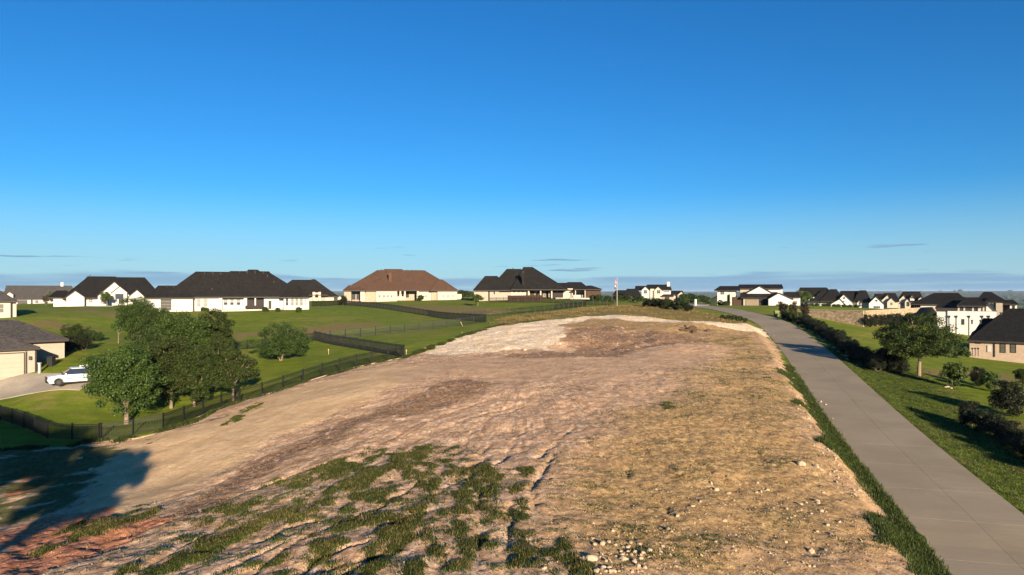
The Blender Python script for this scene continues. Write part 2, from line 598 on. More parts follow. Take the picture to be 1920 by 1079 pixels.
caliche = pmask(WX, WY, poly_w([(790, 662), (860, 632), (930, 612), (1010, 601), (1160, 590), (1260, 599), (1330, 607), (1400, 607), (1440, 618), (1445, 630), (1400, 622), (1330, 615), (1250, 606),
                                (1160, 598), (1090, 601), (1060, 612), (1055, 630), (1020, 648), (940, 660), (860, 668)]), 1.2)
track = pmask(WX, WY, poly_w([(180, 930), (210, 850), (330, 812), (450, 765), (600, 714), (700, 690), (770, 690), (820, 700), (740, 730), (660, 765), (540, 820), (430, 870), (330, 925), (250, 960)]), 1.6)
brown = np.maximum.reduce([
    pmask(WX, WY, poly_w([(1050, 634), (1090, 616), (1190, 618), (1205, 655), (1170, 672), (1080, 656)]), 2.2),
    1.0 * pmask(WX, WY, poly_w([(300, 960), (450, 885), (600, 820), (720, 765), (800, 725), (880, 712), (960, 720), (880, 750), (760, 790), (640, 840), (480, 905), (380, 960)]), 2.2),
    0.8 * pmask(WX, WY, poly_w([(960, 662), (1050, 650), (1180, 660), (1170, 672), (1060, 672), (960, 676)]), 1.5),
    0.9 * pmask(WX, WY, poly_w([(1170, 622), (1300, 626), (1340, 640), (1250, 650), (1170, 655)]), 2.0)])
gold = np.maximum(pmask(WX, WY, poly_w([(1130, 1100), (1060, 1000), (1030, 900), (1120, 830), (1200, 770), (1250, 730), (1330, 690), (1380, 650), (1300, 640), (1340, 615), (1420, 618), (1460, 665),
                                         (1500, 725), (1550, 800), (1600, 880), (1680, 990), (1750, 1090)]), 5.5),
                  pmask(WX, WY, poly_w([(1070, 612), (1100, 601), (1160, 598), (1260, 607), (1380, 618), (1300, 632), (1180, 622), (1090, 622)]), 1.5))
redrock = pmask(WX, WY, poly_w([(-60, 1100), (-60, 1000), (0, 1000), (120, 960), (220, 950), (330, 960), (260, 1010), (180, 1040), (100, 1100)]), 1.2)
redrock = np.maximum(redrock, pmask(WX, WY, poly_w([(-40, 900), (40, 890), (110, 900), (80, 920), (0, 945), (-40, 945)]), 0.8))
drygrass = np.maximum.reduce([
    pmask(WX, WY, poly_w([(925, 612), (925, 600), (1000, 588), (1080, 580), (1180, 572), (1290, 578), (1340, 590), (1420, 606), (1330, 605), (1250, 597), (1160, 589), (1060, 597), (1000, 602)]), 2.0),
    0.9 * pmask(WX, WY, poly_w([(440, 640), (430, 625), (520, 620), (600, 610), (700, 603), (720, 610), (640, 622), (560, 632), (470, 634)]), 2.0),
    0.8 * pmask(WX, WY, poly_w([(40, 605), (60, 600), (130, 607), (190, 617), (180, 625), (110, 622), (50, 612)]), 2.0),
    0.7 * pmask(WX, WY, poly_w([(720, 578), (760, 572), (900, 575), (990, 583), (900, 592), (800, 588)]), 4.0),
    0.7 * pmask(WX, WY, poly_w([(100, 577), (180, 580), (240, 592), (240, 605), (190, 592), (140, 583)]), 2.0),
    0.8 * pmask(WX, WY, poly_w([(1720, 690), (1760, 690), (1860, 700), (1920, 712), (1920, 740), (1850, 712), (1790, 712), (1740, 708)]), 2.0),
    0.8 * pmask(WX, WY, poly_w([(1870, 790), (1930, 790), (1930, 815), (1890, 805)]), 1.0)])

# ---- relief on top of the base shape
pad = pmask(WX, WY, poly_w([(720, 700), (800, 680), (960, 670), (1060, 675), (1180, 672), (1250, 655), (1330, 660), (1300, 690), (1200, 705), (1000, 715), (880, 705), (780, 715)]), 2.5)
rough_f = lot * (1 - 0.55 * track) * (1 - 0.6 * pad) + (1 - lot) * 0.22
VZ = VZ + rough_f * ((fbm(VX / 5.5, VY / 5.5, 41, 4) - 0.5) * 0.55 + (nz1 - 0.5) * 0.18 + (nz2 - 0.5) * 0.12) * sstep(400, 200, VY)
VZ += lot * sstep(120, 60, VY) * (fbm(VX / 0.22, VY / 0.22, 51, 2) - 0.5) * 0.10 * (1 - 0.7 * track)
VZ += weed_d * 0.05 * nz2
VZ += redrock * (np.floor(fbm(VX / 1.5 + 0.3 * VY, VY / 2.5, 61, 3) * 11) / 11 - 0.5) * 0.5
VZ += brown * sstep(80, 90, VY) * (fbm(VX / 2.2, VY / 2.2, 71, 3) - 0.5) * 0.8
# bank of the dug-out pad
def dent(px, py, rx, ry, dz):
    global VZ
    c = G(px, py)
    s = (np.abs(VX - c[0]) < rx * 3) & (np.abs(VY - c[1]) < ry * 3)
    VZ[s] += dz * np.exp(-((VX[s] - c[0]) / rx) ** 2 - ((VY[s] - c[1]) / ry) ** 2)


dent(1130, 650, 6, 6, -0.9)
dent(1230, 652, 6, 4, 0.35)
dent(1090, 628, 5, 5, 0.25)
dent(1200, 618, 8, 4, 0.2)
dent(1290, 622, 2.2, 2.0, -0.5)
dent(1340, 612, 9, 4, 0.5)

# erosion rills that run down the lot, drawn as lines on the photograph
RILLS = [[(470, 1079), (560, 1020), (640, 985), (720, 945), (790, 905)], [(560, 1079), (600, 1050), (660, 1030), (690, 1020)], [(470, 1020), (540, 995), (590, 980)],
         [(600, 1075), (700, 1045), (760, 1020)], [(530, 900), (560, 885), (600, 875)], [(850, 910), (880, 880), (895, 870)], [(840, 800), (880, 785), (930, 770), (980, 755)],
         [(860, 850), (880, 820), (930, 780), (990, 757)], [(800, 790), (850, 770), (920, 748)], [(930, 880), (960, 830), (1000, 790)], [(880, 900), (905, 860), (915, 820)],
         [(1000, 860), (1040, 830), (1080, 800)], [(300, 985), (400, 950), (480, 915), (560, 885)], [(350, 930), (450, 885), (560, 835)], [(700, 1000), (760, 975), (800, 960)],
         [(1140, 790), (1200, 840), (1300, 900)], [(1180, 800), (1280, 850), (1380, 920)], [(1240, 770), (1330, 820), (1440, 870)], [(1100, 830), (1180, 890), (1260, 960)],
         [(420, 1079), (470, 1050), (540, 1020)], [(640, 1079), (720, 1040), (800, 1005)], [(260, 1079), (340, 1030), (420, 985)], [(1000, 960), (1010, 900), (1040, 850)],
         [(905, 1079), (895, 1000), (900, 930)], [(955, 1079), (950, 1010), (955, 950)]]
rill_m = np.zeros_like(VX)
for k, ln in enumerate(RILLS):
    w = poly_w(ln)
    w3 = catmull(np.c_[w, np.zeros(len(w))], 6)[:, :2]
    lo = w3.min(0) - 1.5; hi = w3.max(0) + 1.5
    s = (VX > lo[0]) & (VX < hi[0]) & (VY > lo[1]) & (VY < hi[1])
    xs = VX[s] + (nz1[s] - 0.5) * 0.9; ys = VY[s] + (nz2[s] - 0.5) * 0.7
    d = seg_dist(xs, ys, w3, closed=False)
    wd = 0.13 + 0.03 * (k % 3)
    r = np.exp(-(d / wd) ** 2) * (0.35 + 0.65 * sstep(0.30, 0.55, nz3[s] + 0.06))
    rill_m[s] = np.maximum(rill_m[s], r)
VZ -= rill_m * np.where(VY < 42, 0.17, 0.08) * (0.6 + 0.7 * nz2)

# shallow bank: the lot stands a little above the road
bank = np.where(left_side, sstep(2.2, 1.0, road_d - hw) * sstep(0.3, 0.8, road_d - hw), 0) * sstep(110, 80, VY)
VZ += np.where(left_side, 0.35 * sstep(0.6, 1.8, road_d - hw) * sstep(8, 3, road_d - hw), 0) * sstep(115, 60, VY) * sstep(10, 30, VY)
# let the ground meet the road bed
wr = sstep(hw + 2.2, hw + 0.25, road_d)
VZ = VZ * (1 - wr) + (road_z - 0.07) * wr
# keep the fresh lawn smooth where houses stand
forest = sstep(330, 520, np.hypot(np.maximum(np.abs(VX) - 60, 0), VY))

lawn = 1 - lot
lawn = np.clip(lawn - 0.0, 0, 1)


def zt(x, y):
    """height of the finished ground"""
    x = np.atleast_1d(np.asarray(x, float)); y = np.atleast_1d(np.asarray(y, float))
    i = np.clip(np.searchsorted(GX, x) - 1, 0, len(GX) - 2)
    j = np.clip(np.searchsorted(GY, y) - 1, 0, len(GY) - 2)
    fx = np.clip((x - GX[i]) / (GX[i + 1] - GX[i]), 0, 1); fy = np.clip((y - GY[j]) / (GY[j + 1] - GY[j]), 0, 1)
    return (VZ[j, i] * (1 - fx) + VZ[j, i + 1] * fx) * (1 - fy) + (VZ[j + 1, i] * (1 - fx) + VZ[j + 1, i + 1] * fx) * fy


def samp(A, x, y):
    i = np.clip(np.searchsorted(GX, x), 0, len(GX) - 1)
    j = np.clip(np.searchsorted(GY, y), 0, len(GY) - 1)
    return A[j, i]


def zat(x, y):
    return float(zt(x, y)[0])


def GF(px, py):
    p = G(px, py, zt)
    return p


def terrain_mat():
    m = bpy.data.materials.new('ground_earth_and_grass')
    m.use_nodes = True
    t = NT(m.node_tree)
    t.n.clear()
    out = t.new('ShaderNodeOutputMaterial')
    bs = t.new('ShaderNodeBsdfPrincipled', {'Roughness': 0.95, 'Specular IOR Level': 0.1})
    pos = t.new('ShaderNodeNewGeometry').outputs['Position']
    a1 = t.new('ShaderNodeVertexColor', layer_name='zone_a')
    a2 = t.new('ShaderNodeVertexColor', layer_name='zone_b')
    a3 = t.new('ShaderNodeVertexColor', layer_name='zone_c')
    a4 = t.new('ShaderNodeVertexColor', layer_name='zone_d')
    pad_ = t.new('ShaderNodeSeparateColor', {0: a4.outputs[0]}).outputs[0]
    s1 = t.new('ShaderNodeSeparateColor', {0: a1.outputs[0]})
    s2 = t.new('ShaderNodeSeparateColor', {0: a2.outputs[0]})
    s3 = t.new('ShaderNodeSeparateColor', {0: a3.outputs[0]})
    lawn_, dry_, weed_ = s1.outputs
    cal_, trk_, brn_ = s2.outputs
    gold_, red_, far_ = s3.outputs
    nb = t.noise(pos, 0.09, 4, 0.6)
    nm = t.noise(pos, 0.55, 5, 0.65)
    nf = t.noise(pos, 3.2, 5, 0.7)
    ng = t.noise(pos, 11.0, 3, 0.7)

    def br(mask, amp=0.9, lo=0.35, hi=0.65):
        s = t.math('ADD', t.math('MULTIPLY', t.math('SUBTRACT', nm, 0.5), amp), t.math('MULTIPLY', t.math('SUBTRACT', nf, 0.5), amp * 0.8))
        return t.ramp(t.math('ADD', mask, s), lo, hi)

    nh = t.noise(pos, 27.0, 3, 0.7)
    sp = t.new('ShaderNodeSeparateXYZ', {0: pos})
    dx = t.math('SUBTRACT', sp.outputs[0], 1.5); dy = t.math('SUBTRACT', sp.outputs[1], 68.0)
    ang = t.math('ARCTAN2', dx, t.math('MULTIPLY', dy, -1.0))
    rad_ = t.math('SQRT', t.math('ADD', t.math('MULTIPLY', dx, dx), t.math('MULTIPLY', dy, dy)))
    pv = t.new('ShaderNodeCombineXYZ', {0: t.math('MULTIPLY', ang, 26.0), 1: t.math('MULTIPLY', rad_, 0.16), 2: 0.0}).outputs[0]
    stk = t.noise(pv, 1.0, 6, 0.65, 0.6)
    stk2 = t.noise(pv, 3.1, 4, 0.6, 0.4)
    # bare earth, pinkish tan with paler crumbs
    c = t.mix(t.ramp(nm, 0.35, 0.66), (0.42, 0.252, 0.138), (0.60, 0.39, 0.230))
    c = t.mix(t.math('MULTIPLY', t.ramp(nf, 0.45, 0.62), 0.5), c, (0.66, 0.47, 0.33))
    c = t.mix(t.math('MULTIPLY', t.ramp(ng, 0.55, 0.75), 0.55), c, (0.25, 0.148, 0.085))
    c = t.mix(t.math('MULTIPLY', t.ramp(stk, 0.50, 0.64), 0.65), c, (0.27, 0.165, 0.098))
    c = t.mix(t.math('MULTIPLY', t.ramp(stk2, 0.52, 0.64), 0.55), c, (0.72, 0.53, 0.38))
    gold_c = t.mix(t.ramp(nf, 0.35, 0.62), (0.255, 0.158, 0.062), (0.455, 0.295, 0.125))
    gold_c = t.mix(t.math('MULTIPLY', t.ramp(nm, 0.48, 0.70), 0.5), gold_c, (0.135, 0.11, 0.035))
    gold_c = t.mix(t.math('MULTIPLY', t.ramp(ng, 0.56, 0.7), 0.5), gold_c, (0.55, 0.42, 0.27))
    gold_c = t.mix(t.math('MULTIPLY', t.ramp(stk2, 0.52, 0.66), 0.5), gold_c, (0.50, 0.34, 0.17))
    gold_c = t.mix(t.math('MULTIPLY', t.ramp(nh, 0.52, 0.68), 0.6), gold_c, (0.16, 0.10, 0.045))
    c = t.mix(t.math('MULTIPLY', t.ramp(nh, 0.54, 0.70), 0.5), c, (0.16, 0.092, 0.05))
    c = t.mix(t.math('MULTIPLY', br(gold_, 0.9, 0.15, 0.95), 0.9), c, gold_c)
    trk_c = t.mix(t.ramp(nm, 0.3, 0.7), (0.55, 0.36, 0.18), (0.70, 0.49, 0.275))
    c = t.mix(t.math('MULTIPLY', br(trk_, 0.5, 0.25, 0.7), 0.92), c, trk_c)
    brn_c = t.mix(t.ramp(nf, 0.3, 0.65), (0.12, 0.070, 0.040), (0.30, 0.185, 0.11))
    # streaks of pale chalk along the graded slope
    stv = t.mapping(pos, (0.5, 0.10, 0.3), (0, 0, math.radians(62)))
    stn = t.noise(stv, 3.0, 5, 0.65)
    c = t.mix(t.math('MULTIPLY', br(brn_, 1.0, 0.3, 0.75), 0.85), c, brn_c)
    c = t.mix(t.math('MULTIPLY', t.math('MULTIPLY', t.ramp(stn, 0.55, 0.66), t.ramp(nf, 0.42, 0.58)), t.math('MULTIPLY', br(brn_, 0.4, 0.1, 0.5), 0.75)), c, (0.70, 0.53, 0.42))
    cal_c = t.mix(t.ramp(nm, 0.3, 0.7), (0.68, 0.51, 0.325), (0.84, 0.68, 0.475))
    cal_c = t.mix(t.math('MULTIPLY', t.ramp(nf, 0.6, 0.7), 0.5), cal_c, (0.30, 0.20, 0.11))
    c = t.mix(br(cal_, 0.7, 0.3, 0.65), c, cal_c)
    pad_c = t.mix(t.ramp(nm, 0.3, 0.7), (0.45, 0.28, 0.162), (0.60, 0.40, 0.245))
    c = t.mix(t.math('MULTIPLY', br(pad_, 0.6, 0.2, 0.8), 0.7), c, pad_c)
    rv = t.noise(t.mapping(pos, (1.2, 3.0, 6.0), (0, 0, math.radians(30))), 1.0, 4, 0.6)
    red_c = t.mix(t.ramp(rv, 0.35, 0.65), (0.36, 0.135, 0.065), (0.58, 0.27, 0.15))
    c = t.mix(br(red_, 0.7, 0.3, 0.7), c, red_c)
    vo = t.new('ShaderNodeTexVoronoi', {'Vector': pos, 'Scale': 4.5, 'Randomness': 1.0})
    vo2 = t.new('ShaderNodeTexVoronoi', {'Vector': pos, 'Scale': 11.0, 'Randomness': 1.0})
    k1 = t.new('ShaderNodeSeparateColor', {0: vo.outputs['Color']}).outputs[0]
    k2 = t.new('ShaderNodeSeparateColor', {0: vo2.outputs['Color']}).outputs[0]
    amt = t.math('MULTIPLY', t.math('SUBTRACT', 1.0, t.math('MULTIPLY', t.math('MAXIMUM', trk_, pad_), 0.72)), t.ramp(nm, 0.32, 0.62))
    grain = t.math('ADD', t.math('MULTIPLY', t.math('SUBTRACT', k1, 0.5), 0.42), t.math('ADD', t.math('MULTIPLY', t.math('SUBTRACT', k2, 0.5), 0.55), t.math('MULTIPLY', t.math('SUBTRACT', nf, 0.5), 1.5)))
    gr = t.math('ADD', 1.0, t.math('MULTIPLY', grain, amt))
    grc = t.new('ShaderNodeCombineColor', {0: gr, 1: gr, 2: gr}).outputs[0]
    c = t.mix(1.0, c, grc, 'MULTIPLY')
    # mown lawn with yellow and worn patches
    lw = t.mix(t.ramp(nm, 0.3, 0.7), (0.115, 0.155, 0.010), (0.185, 0.232, 0.016))
    lw = t.mix(t.math('MULTIPLY', t.ramp(nb, 0.48, 0.68), 0.65), lw, (0.25, 0.235, 0.045))
    lw = t.mix(t.math('MULTIPLY', t.ramp(nf, 0.4, 0.7), 0.45), lw, (0.075, 0.105, 0.010))
    lw = t.mix(t.math('MULTIPLY', t.ramp(ng, 0.5, 0.75), 0.35), lw, (0.21, 0.22, 0.035))
    mow = t.noise(t.mapping(pos, (0.05, 0.9, 0.1), (0, 0, math.radians(-14))), 1.0, 3, 0.5)
    lw = t.mix(t.math('MULTIPLY', t.ramp(mow, 0.42, 0.6), 0.35), lw, (0.08, 0.118, 0.009))
    pat = t.noise(pos, 0.22, 5, 0.7)
    lw = t.mix(t.math('MULTIPLY', t.ramp(pat, 0.54, 0.70), 0.8), lw, (0.27, 0.205, 0.065))
    c = t.mix(br(lawn_, 0.35, 0.35, 0.6), c, lw)
    dry_c = t.mix(t.ramp(nf, 0.3, 0.65), (0.125, 0.095, 0.030), (0.26, 0.19, 0.075))
    dry_c = t.mix(t.math('MULTIPLY', t.ramp(nm, 0.52, 0.7), 0.7), dry_c, (0.13, 0.14, 0.03))
    c = t.mix(t.math('MULTIPLY', br(dry_, 0.9, 0.3, 0.75), 0.92), c, dry_c)
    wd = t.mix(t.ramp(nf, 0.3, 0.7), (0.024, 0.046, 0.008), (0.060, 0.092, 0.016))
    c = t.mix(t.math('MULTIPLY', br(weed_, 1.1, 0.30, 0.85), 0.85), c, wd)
    fr = t.noise(pos, 0.006, 5, 0.6)
    fr2 = t.noise(pos, 0.03, 4, 0.6)
    far_c = t.mix(t.ramp(fr, 0.42, 0.58), (0.022, 0.036, 0.014), (0.10, 0.105, 0.04))
    far_c = t.mix(t.math('MULTIPLY', t.ramp(fr2, 0.5, 0.62), 0.8), far_c, (0.02, 0.035, 0.012))
    c = t.mix(far_, c, far_c)
    t.l.new(c, bs.inputs['Base Color'])
    h = t.math('ADD', t.math('ADD', t.math('MULTIPLY', nf, 0.5), t.math('MULTIPLY', ng, 0.35)), t.math('MULTIPLY', nh, 0.15))
    bp = t.new('ShaderNodeBump', {'Strength': 0.8, 'Distance': 0.16, 'Height': h})
    t.l.new(bp.outputs[0], bs.inputs['Normal'])
    t.l.new(bs.outputs[0], out.inputs['Surface'])
    return m


def build_ground():
    ny, nx = VX.shape
    co = np.stack([VX, VY, VZ], -1).reshape(-1, 3)
    idx = np.arange(ny * nx).reshape(ny, nx)
    fc = np.stack([idx[:-1, :-1], idx[:-1, 1:], idx[1:, 1:], idx[1:, :-1]], -1).reshape(-1, 4)
    me = mesh_np('ground', co, fc, smooth=True)
    one = np.ones(VX.size)
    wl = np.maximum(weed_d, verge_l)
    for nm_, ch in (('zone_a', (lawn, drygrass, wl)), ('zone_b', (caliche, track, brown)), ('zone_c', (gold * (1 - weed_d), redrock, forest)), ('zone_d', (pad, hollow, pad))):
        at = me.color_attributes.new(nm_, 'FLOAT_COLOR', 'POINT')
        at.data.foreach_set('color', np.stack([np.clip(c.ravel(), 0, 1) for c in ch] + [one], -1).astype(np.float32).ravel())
    me.materials.append(terrain_mat())
    o = link(bpy.data.objects.new('ground', me))
    o['kind'] = 'structure'
    return o


build_ground()


# ---- road: concrete slabs with sawn joints
def build_road():
    cm = mat('road_concrete', (0.30, 0.265, 0.225), 0.9, 0.16, 0.5, 0.004, 60, col2=(0.37, 0.33, 0.28), coords='Generated')
    m = bpy.data.materials.new('road_slab_concrete')
    m.use_nodes = True
    t = NT(m.node_tree); t.n.clear()
    out = t.new('ShaderNodeOutputMaterial')
    bs = t.new('ShaderNodeBsdfPrincipled', {'Roughness': 0.9, 'Specular IOR Level': 0.2})
    pos = t.new('ShaderNodeNewGeometry').outputs['Position']
    oi = t.new('ShaderNodeObjectInfo').outputs['Random']
    rp = t.mapping(pos, (1, 1, 1), (0, 0, math.radians(16)))
    n0 = t.noise(pos, 0.25, 4, 0.6)
    n1 = t.noise(t.mapping(rp, (0.35, 3.5, 1)), 1.5, 4, 0.65)
    n2 = t.noise(pos, 6, 4, 0.65)
    c = t.mix(t.ramp(n0, 0.3, 0.7), (0.228, 0.185, 0.120), (0.305, 0.252, 0.168))
    c = t.mix(t.math('MULTIPLY', t.ramp(n1, 0.45, 0.7), 0.45), c, (0.205, 0.17, 0.125))
    c = t.mix(t.math('MULTIPLY', t.ramp(n2, 0.5, 0.75), 0.3), c, (0.36, 0.305, 0.235))
    c = t.mix(t.math('MULTIPLY', oi, 0.4), c, (0.31, 0.252, 0.18))
    t.l.new(c, bs.inputs['Base Color'])
    bp = t.new('ShaderNodeBump', {'Strength': 0.3, 'Distance': 0.01, 'Height': t.noise(pos, 30, 3, 0.7)})
    t.l.new(bp.outputs[0], bs.inputs['Normal'])
    t.l.new(bs.outputs[0], out.inputs['Surface'])
    # bed under the joints
    seg = np.r_[0, np.cumsum(np.hypot(np.diff(ROAD[:, 0]), np.diff(ROAD[:, 1])))]
    L = seg[-1]

    def at(s, off, dz=0.0):
        x = np.interp(s, seg, ROAD[:, 0]); y = np.interp(s, seg, ROAD[:, 1]); z = np.interp(s, seg, ROAD[:, 2])
        e = 0.5
        dx = np.interp(s + e, seg, ROAD[:, 0]) - np.interp(s - e, seg, ROAD[:, 0]); dy = np.interp(s + e, seg, ROAD[:, 1]) - np.interp(s - e, seg, ROAD[:, 1])
        l = math.hypot(dx, dy)
        return (x + dy / l * off, y - dx / l * off, z + dz)

    jm = mat('joint_filler', (0.055, 0.05, 0.045), 0.95)
    mb = MB()
    ss = np.arange(0.6, L - 0.6, 2.0)
    for a, b in zip(ss[:-1], ss[1:]):
        mb.add([at(a, -hw + .03, -0.012), at(a, hw - .03, -0.012), at(b, hw - .03, -0.012), at(b, -hw + .03, -0.012)], [(0, 1, 2, 3)])
    road = mb.build('road', jm)
    road['kind'] = 'structure'
    step = 4.6
    s = 0.8
    g = 0.007
    while s + step < L - 1:
        for (o0, o1) in ((-hw, 0.28), (0.28, hw)):
            sb = MB()
            n = 3
            for k in range(n):
                a = s + g + (step - 2 * g) * k / n; b = s + g + (step - 2 * g) * (k + 1) / n
                p = [at(a, o0 + g), at(a, o1 - g), at(b, o1 - g), at(b, o0 + g)]
                q = [(x, y, z - 0.16) for x, y, z in p]
                fs = [(0, 1, 2, 3), (1, 5, 6, 2), (0, 3, 7, 4)]
                if k == 0: fs.append((0, 4, 5, 1))
                if k == n - 1: fs.append((3, 2, 6, 7))
                sb.add(p + q, fs)
            sb.build('slab', m, road)
        s += step


build_road()
# ------------------------------------------------------------------ houses
def roof_mat(name, c1, c2):
    if name in MATS: return MATS[name]
    m = bpy.data.materials.new(name)
    m.use_nodes = True
    t = NT(m.node_tree); t.n.clear()
    out = t.new('ShaderNodeOutputMaterial')
    bs = t.new('ShaderNodeBsdfPrincipled', {'Roughness': 0.95, 'Specular IOR Level': 0.12})
    co = t.new('ShaderNodeTexCoord').outputs['Object']
    nm = t.noise(co, 0.5, 4, 0.6)
    # shingle tabs: short courses up the slope
    v = t.new('ShaderNodeTexVoronoi', {'Vector': t.mapping(co, (5.0, 5.0, 12.0)), 'Scale': 1.0, 'Randomness': 0.8})
    tabs = t.new('ShaderNodeSeparateColor', {0: v.outputs['Color']}).outputs[0]
    f = t.math('ADD', t.math('MULTIPLY', tabs, 0.65), t.math('MULTIPLY', nm, 0.35))
    t.l.new(t.mix(t.ramp(f, 0.15, 0.85), c1, c2), bs.inputs['Base Color'])
    bp = t.new('ShaderNodeBump', {'Strength': 0.4, 'Distance': 0.03, 'Height': tabs})
    t.l.new(bp.outputs[0], bs.inputs['Normal'])
    t.l.new(bs.outputs[0], out.inputs['Surface'])
    MATS[name] = m
    return m


R_BLACK = roof_mat('charcoal_shingles', (0.007, 0.0068, 0.0066), (0.021, 0.0195, 0.0185))
R_DARK = roof_mat('dark_shingles', (0.0095, 0.0086, 0.008), (0.027, 0.0245, 0.0225))
R_BROWN = roof_mat('brown_shingles', (0.066, 0.037, 0.024), (0.118, 0.068, 0.044))
R_GREY = roof_mat('grey_brown_shingles', (0.045, 0.041, 0.038), (0.092, 0.084, 0.078))
W_WHITE = mat('white_painted_brick', (0.48, 0.455, 0.415), 0.85, 0.06, 0.6, 0.008, 14)
W_STUCCO = mat('white_stucco', (0.55, 0.53, 0.505), 0.9, 0.05, 0.5, 0.006, 30)
W_CREAM = mat('cream_brick', (0.46, 0.395, 0.31), 0.9, 0.09, 0.8, 0.01, 14)
W_PINK = mat('pinkish_buff_brick', (0.35, 0.265, 0.195), 0.9, 0.14, 2.0, 0.012, 12)
W_TAN = mat('tan_brick', (0.33, 0.28, 0.225), 0.9, 0.10, 1.5, 0.01, 12)
W_BROWN = mat('brown_stained_wood', (0.055, 0.030, 0.020), 0.8, 0.2, 3, 0.006, 10, stretch=(6, 6, 0.6))
W_DARK = mat('dark_screen_or_shaded_wall', (0.028, 0.023, 0.02), 0.8, 0.2, 2)
W_STONE = mat('limestone_veneer', (0.50, 0.42, 0.33), 0.9, 0.22, 2.5, 0.03, 4)
FASCIA = mat('dark_bronze_trim', (0.035, 0.028, 0.024), 0.6, 0.1)
FRAME = mat('white_window_frame', (0.42, 0.40, 0.36), 0.6, 0.05)
FRAME_D = mat('dark_window_frame', (0.03, 0.028, 0.026), 0.5, 0.1)
BLIND = mat('closed_window_blind', (0.075, 0.075, 0.052), 0.35, 0.12, 1.5, spec=0.5, stretch=(0.3, 0.3, 20))
GLASS = mat('dark_window_glass', (0.045, 0.052, 0.055), 0.08, 0.25, 0.8, spec=0.8)
GDOOR_T = mat('taupe_garage_door', (0.21, 0.165, 0.115), 0.6, 0.08, 1)
GDOOR_C = mat('cream_garage_door', (0.34, 0.29, 0.225), 0.6, 0.06, 1)
GDOOR_B = mat('black_brown_garage_door', (0.028, 0.024, 0.023), 0.5, 0.15, 1)
METAL = mat('galvanised_vent', (0.06, 0.058, 0.055), 0.5, 0.2, 4, metal=0.6)
CONC = mat('pale_concrete', (0.44, 0.40, 0.35), 0.9, 0.1, 0.6, 0.004, 40)
AC_GREY = mat('grey_metal_casing', (0.28, 0.27, 0.25), 0.6, 0.15, 6)


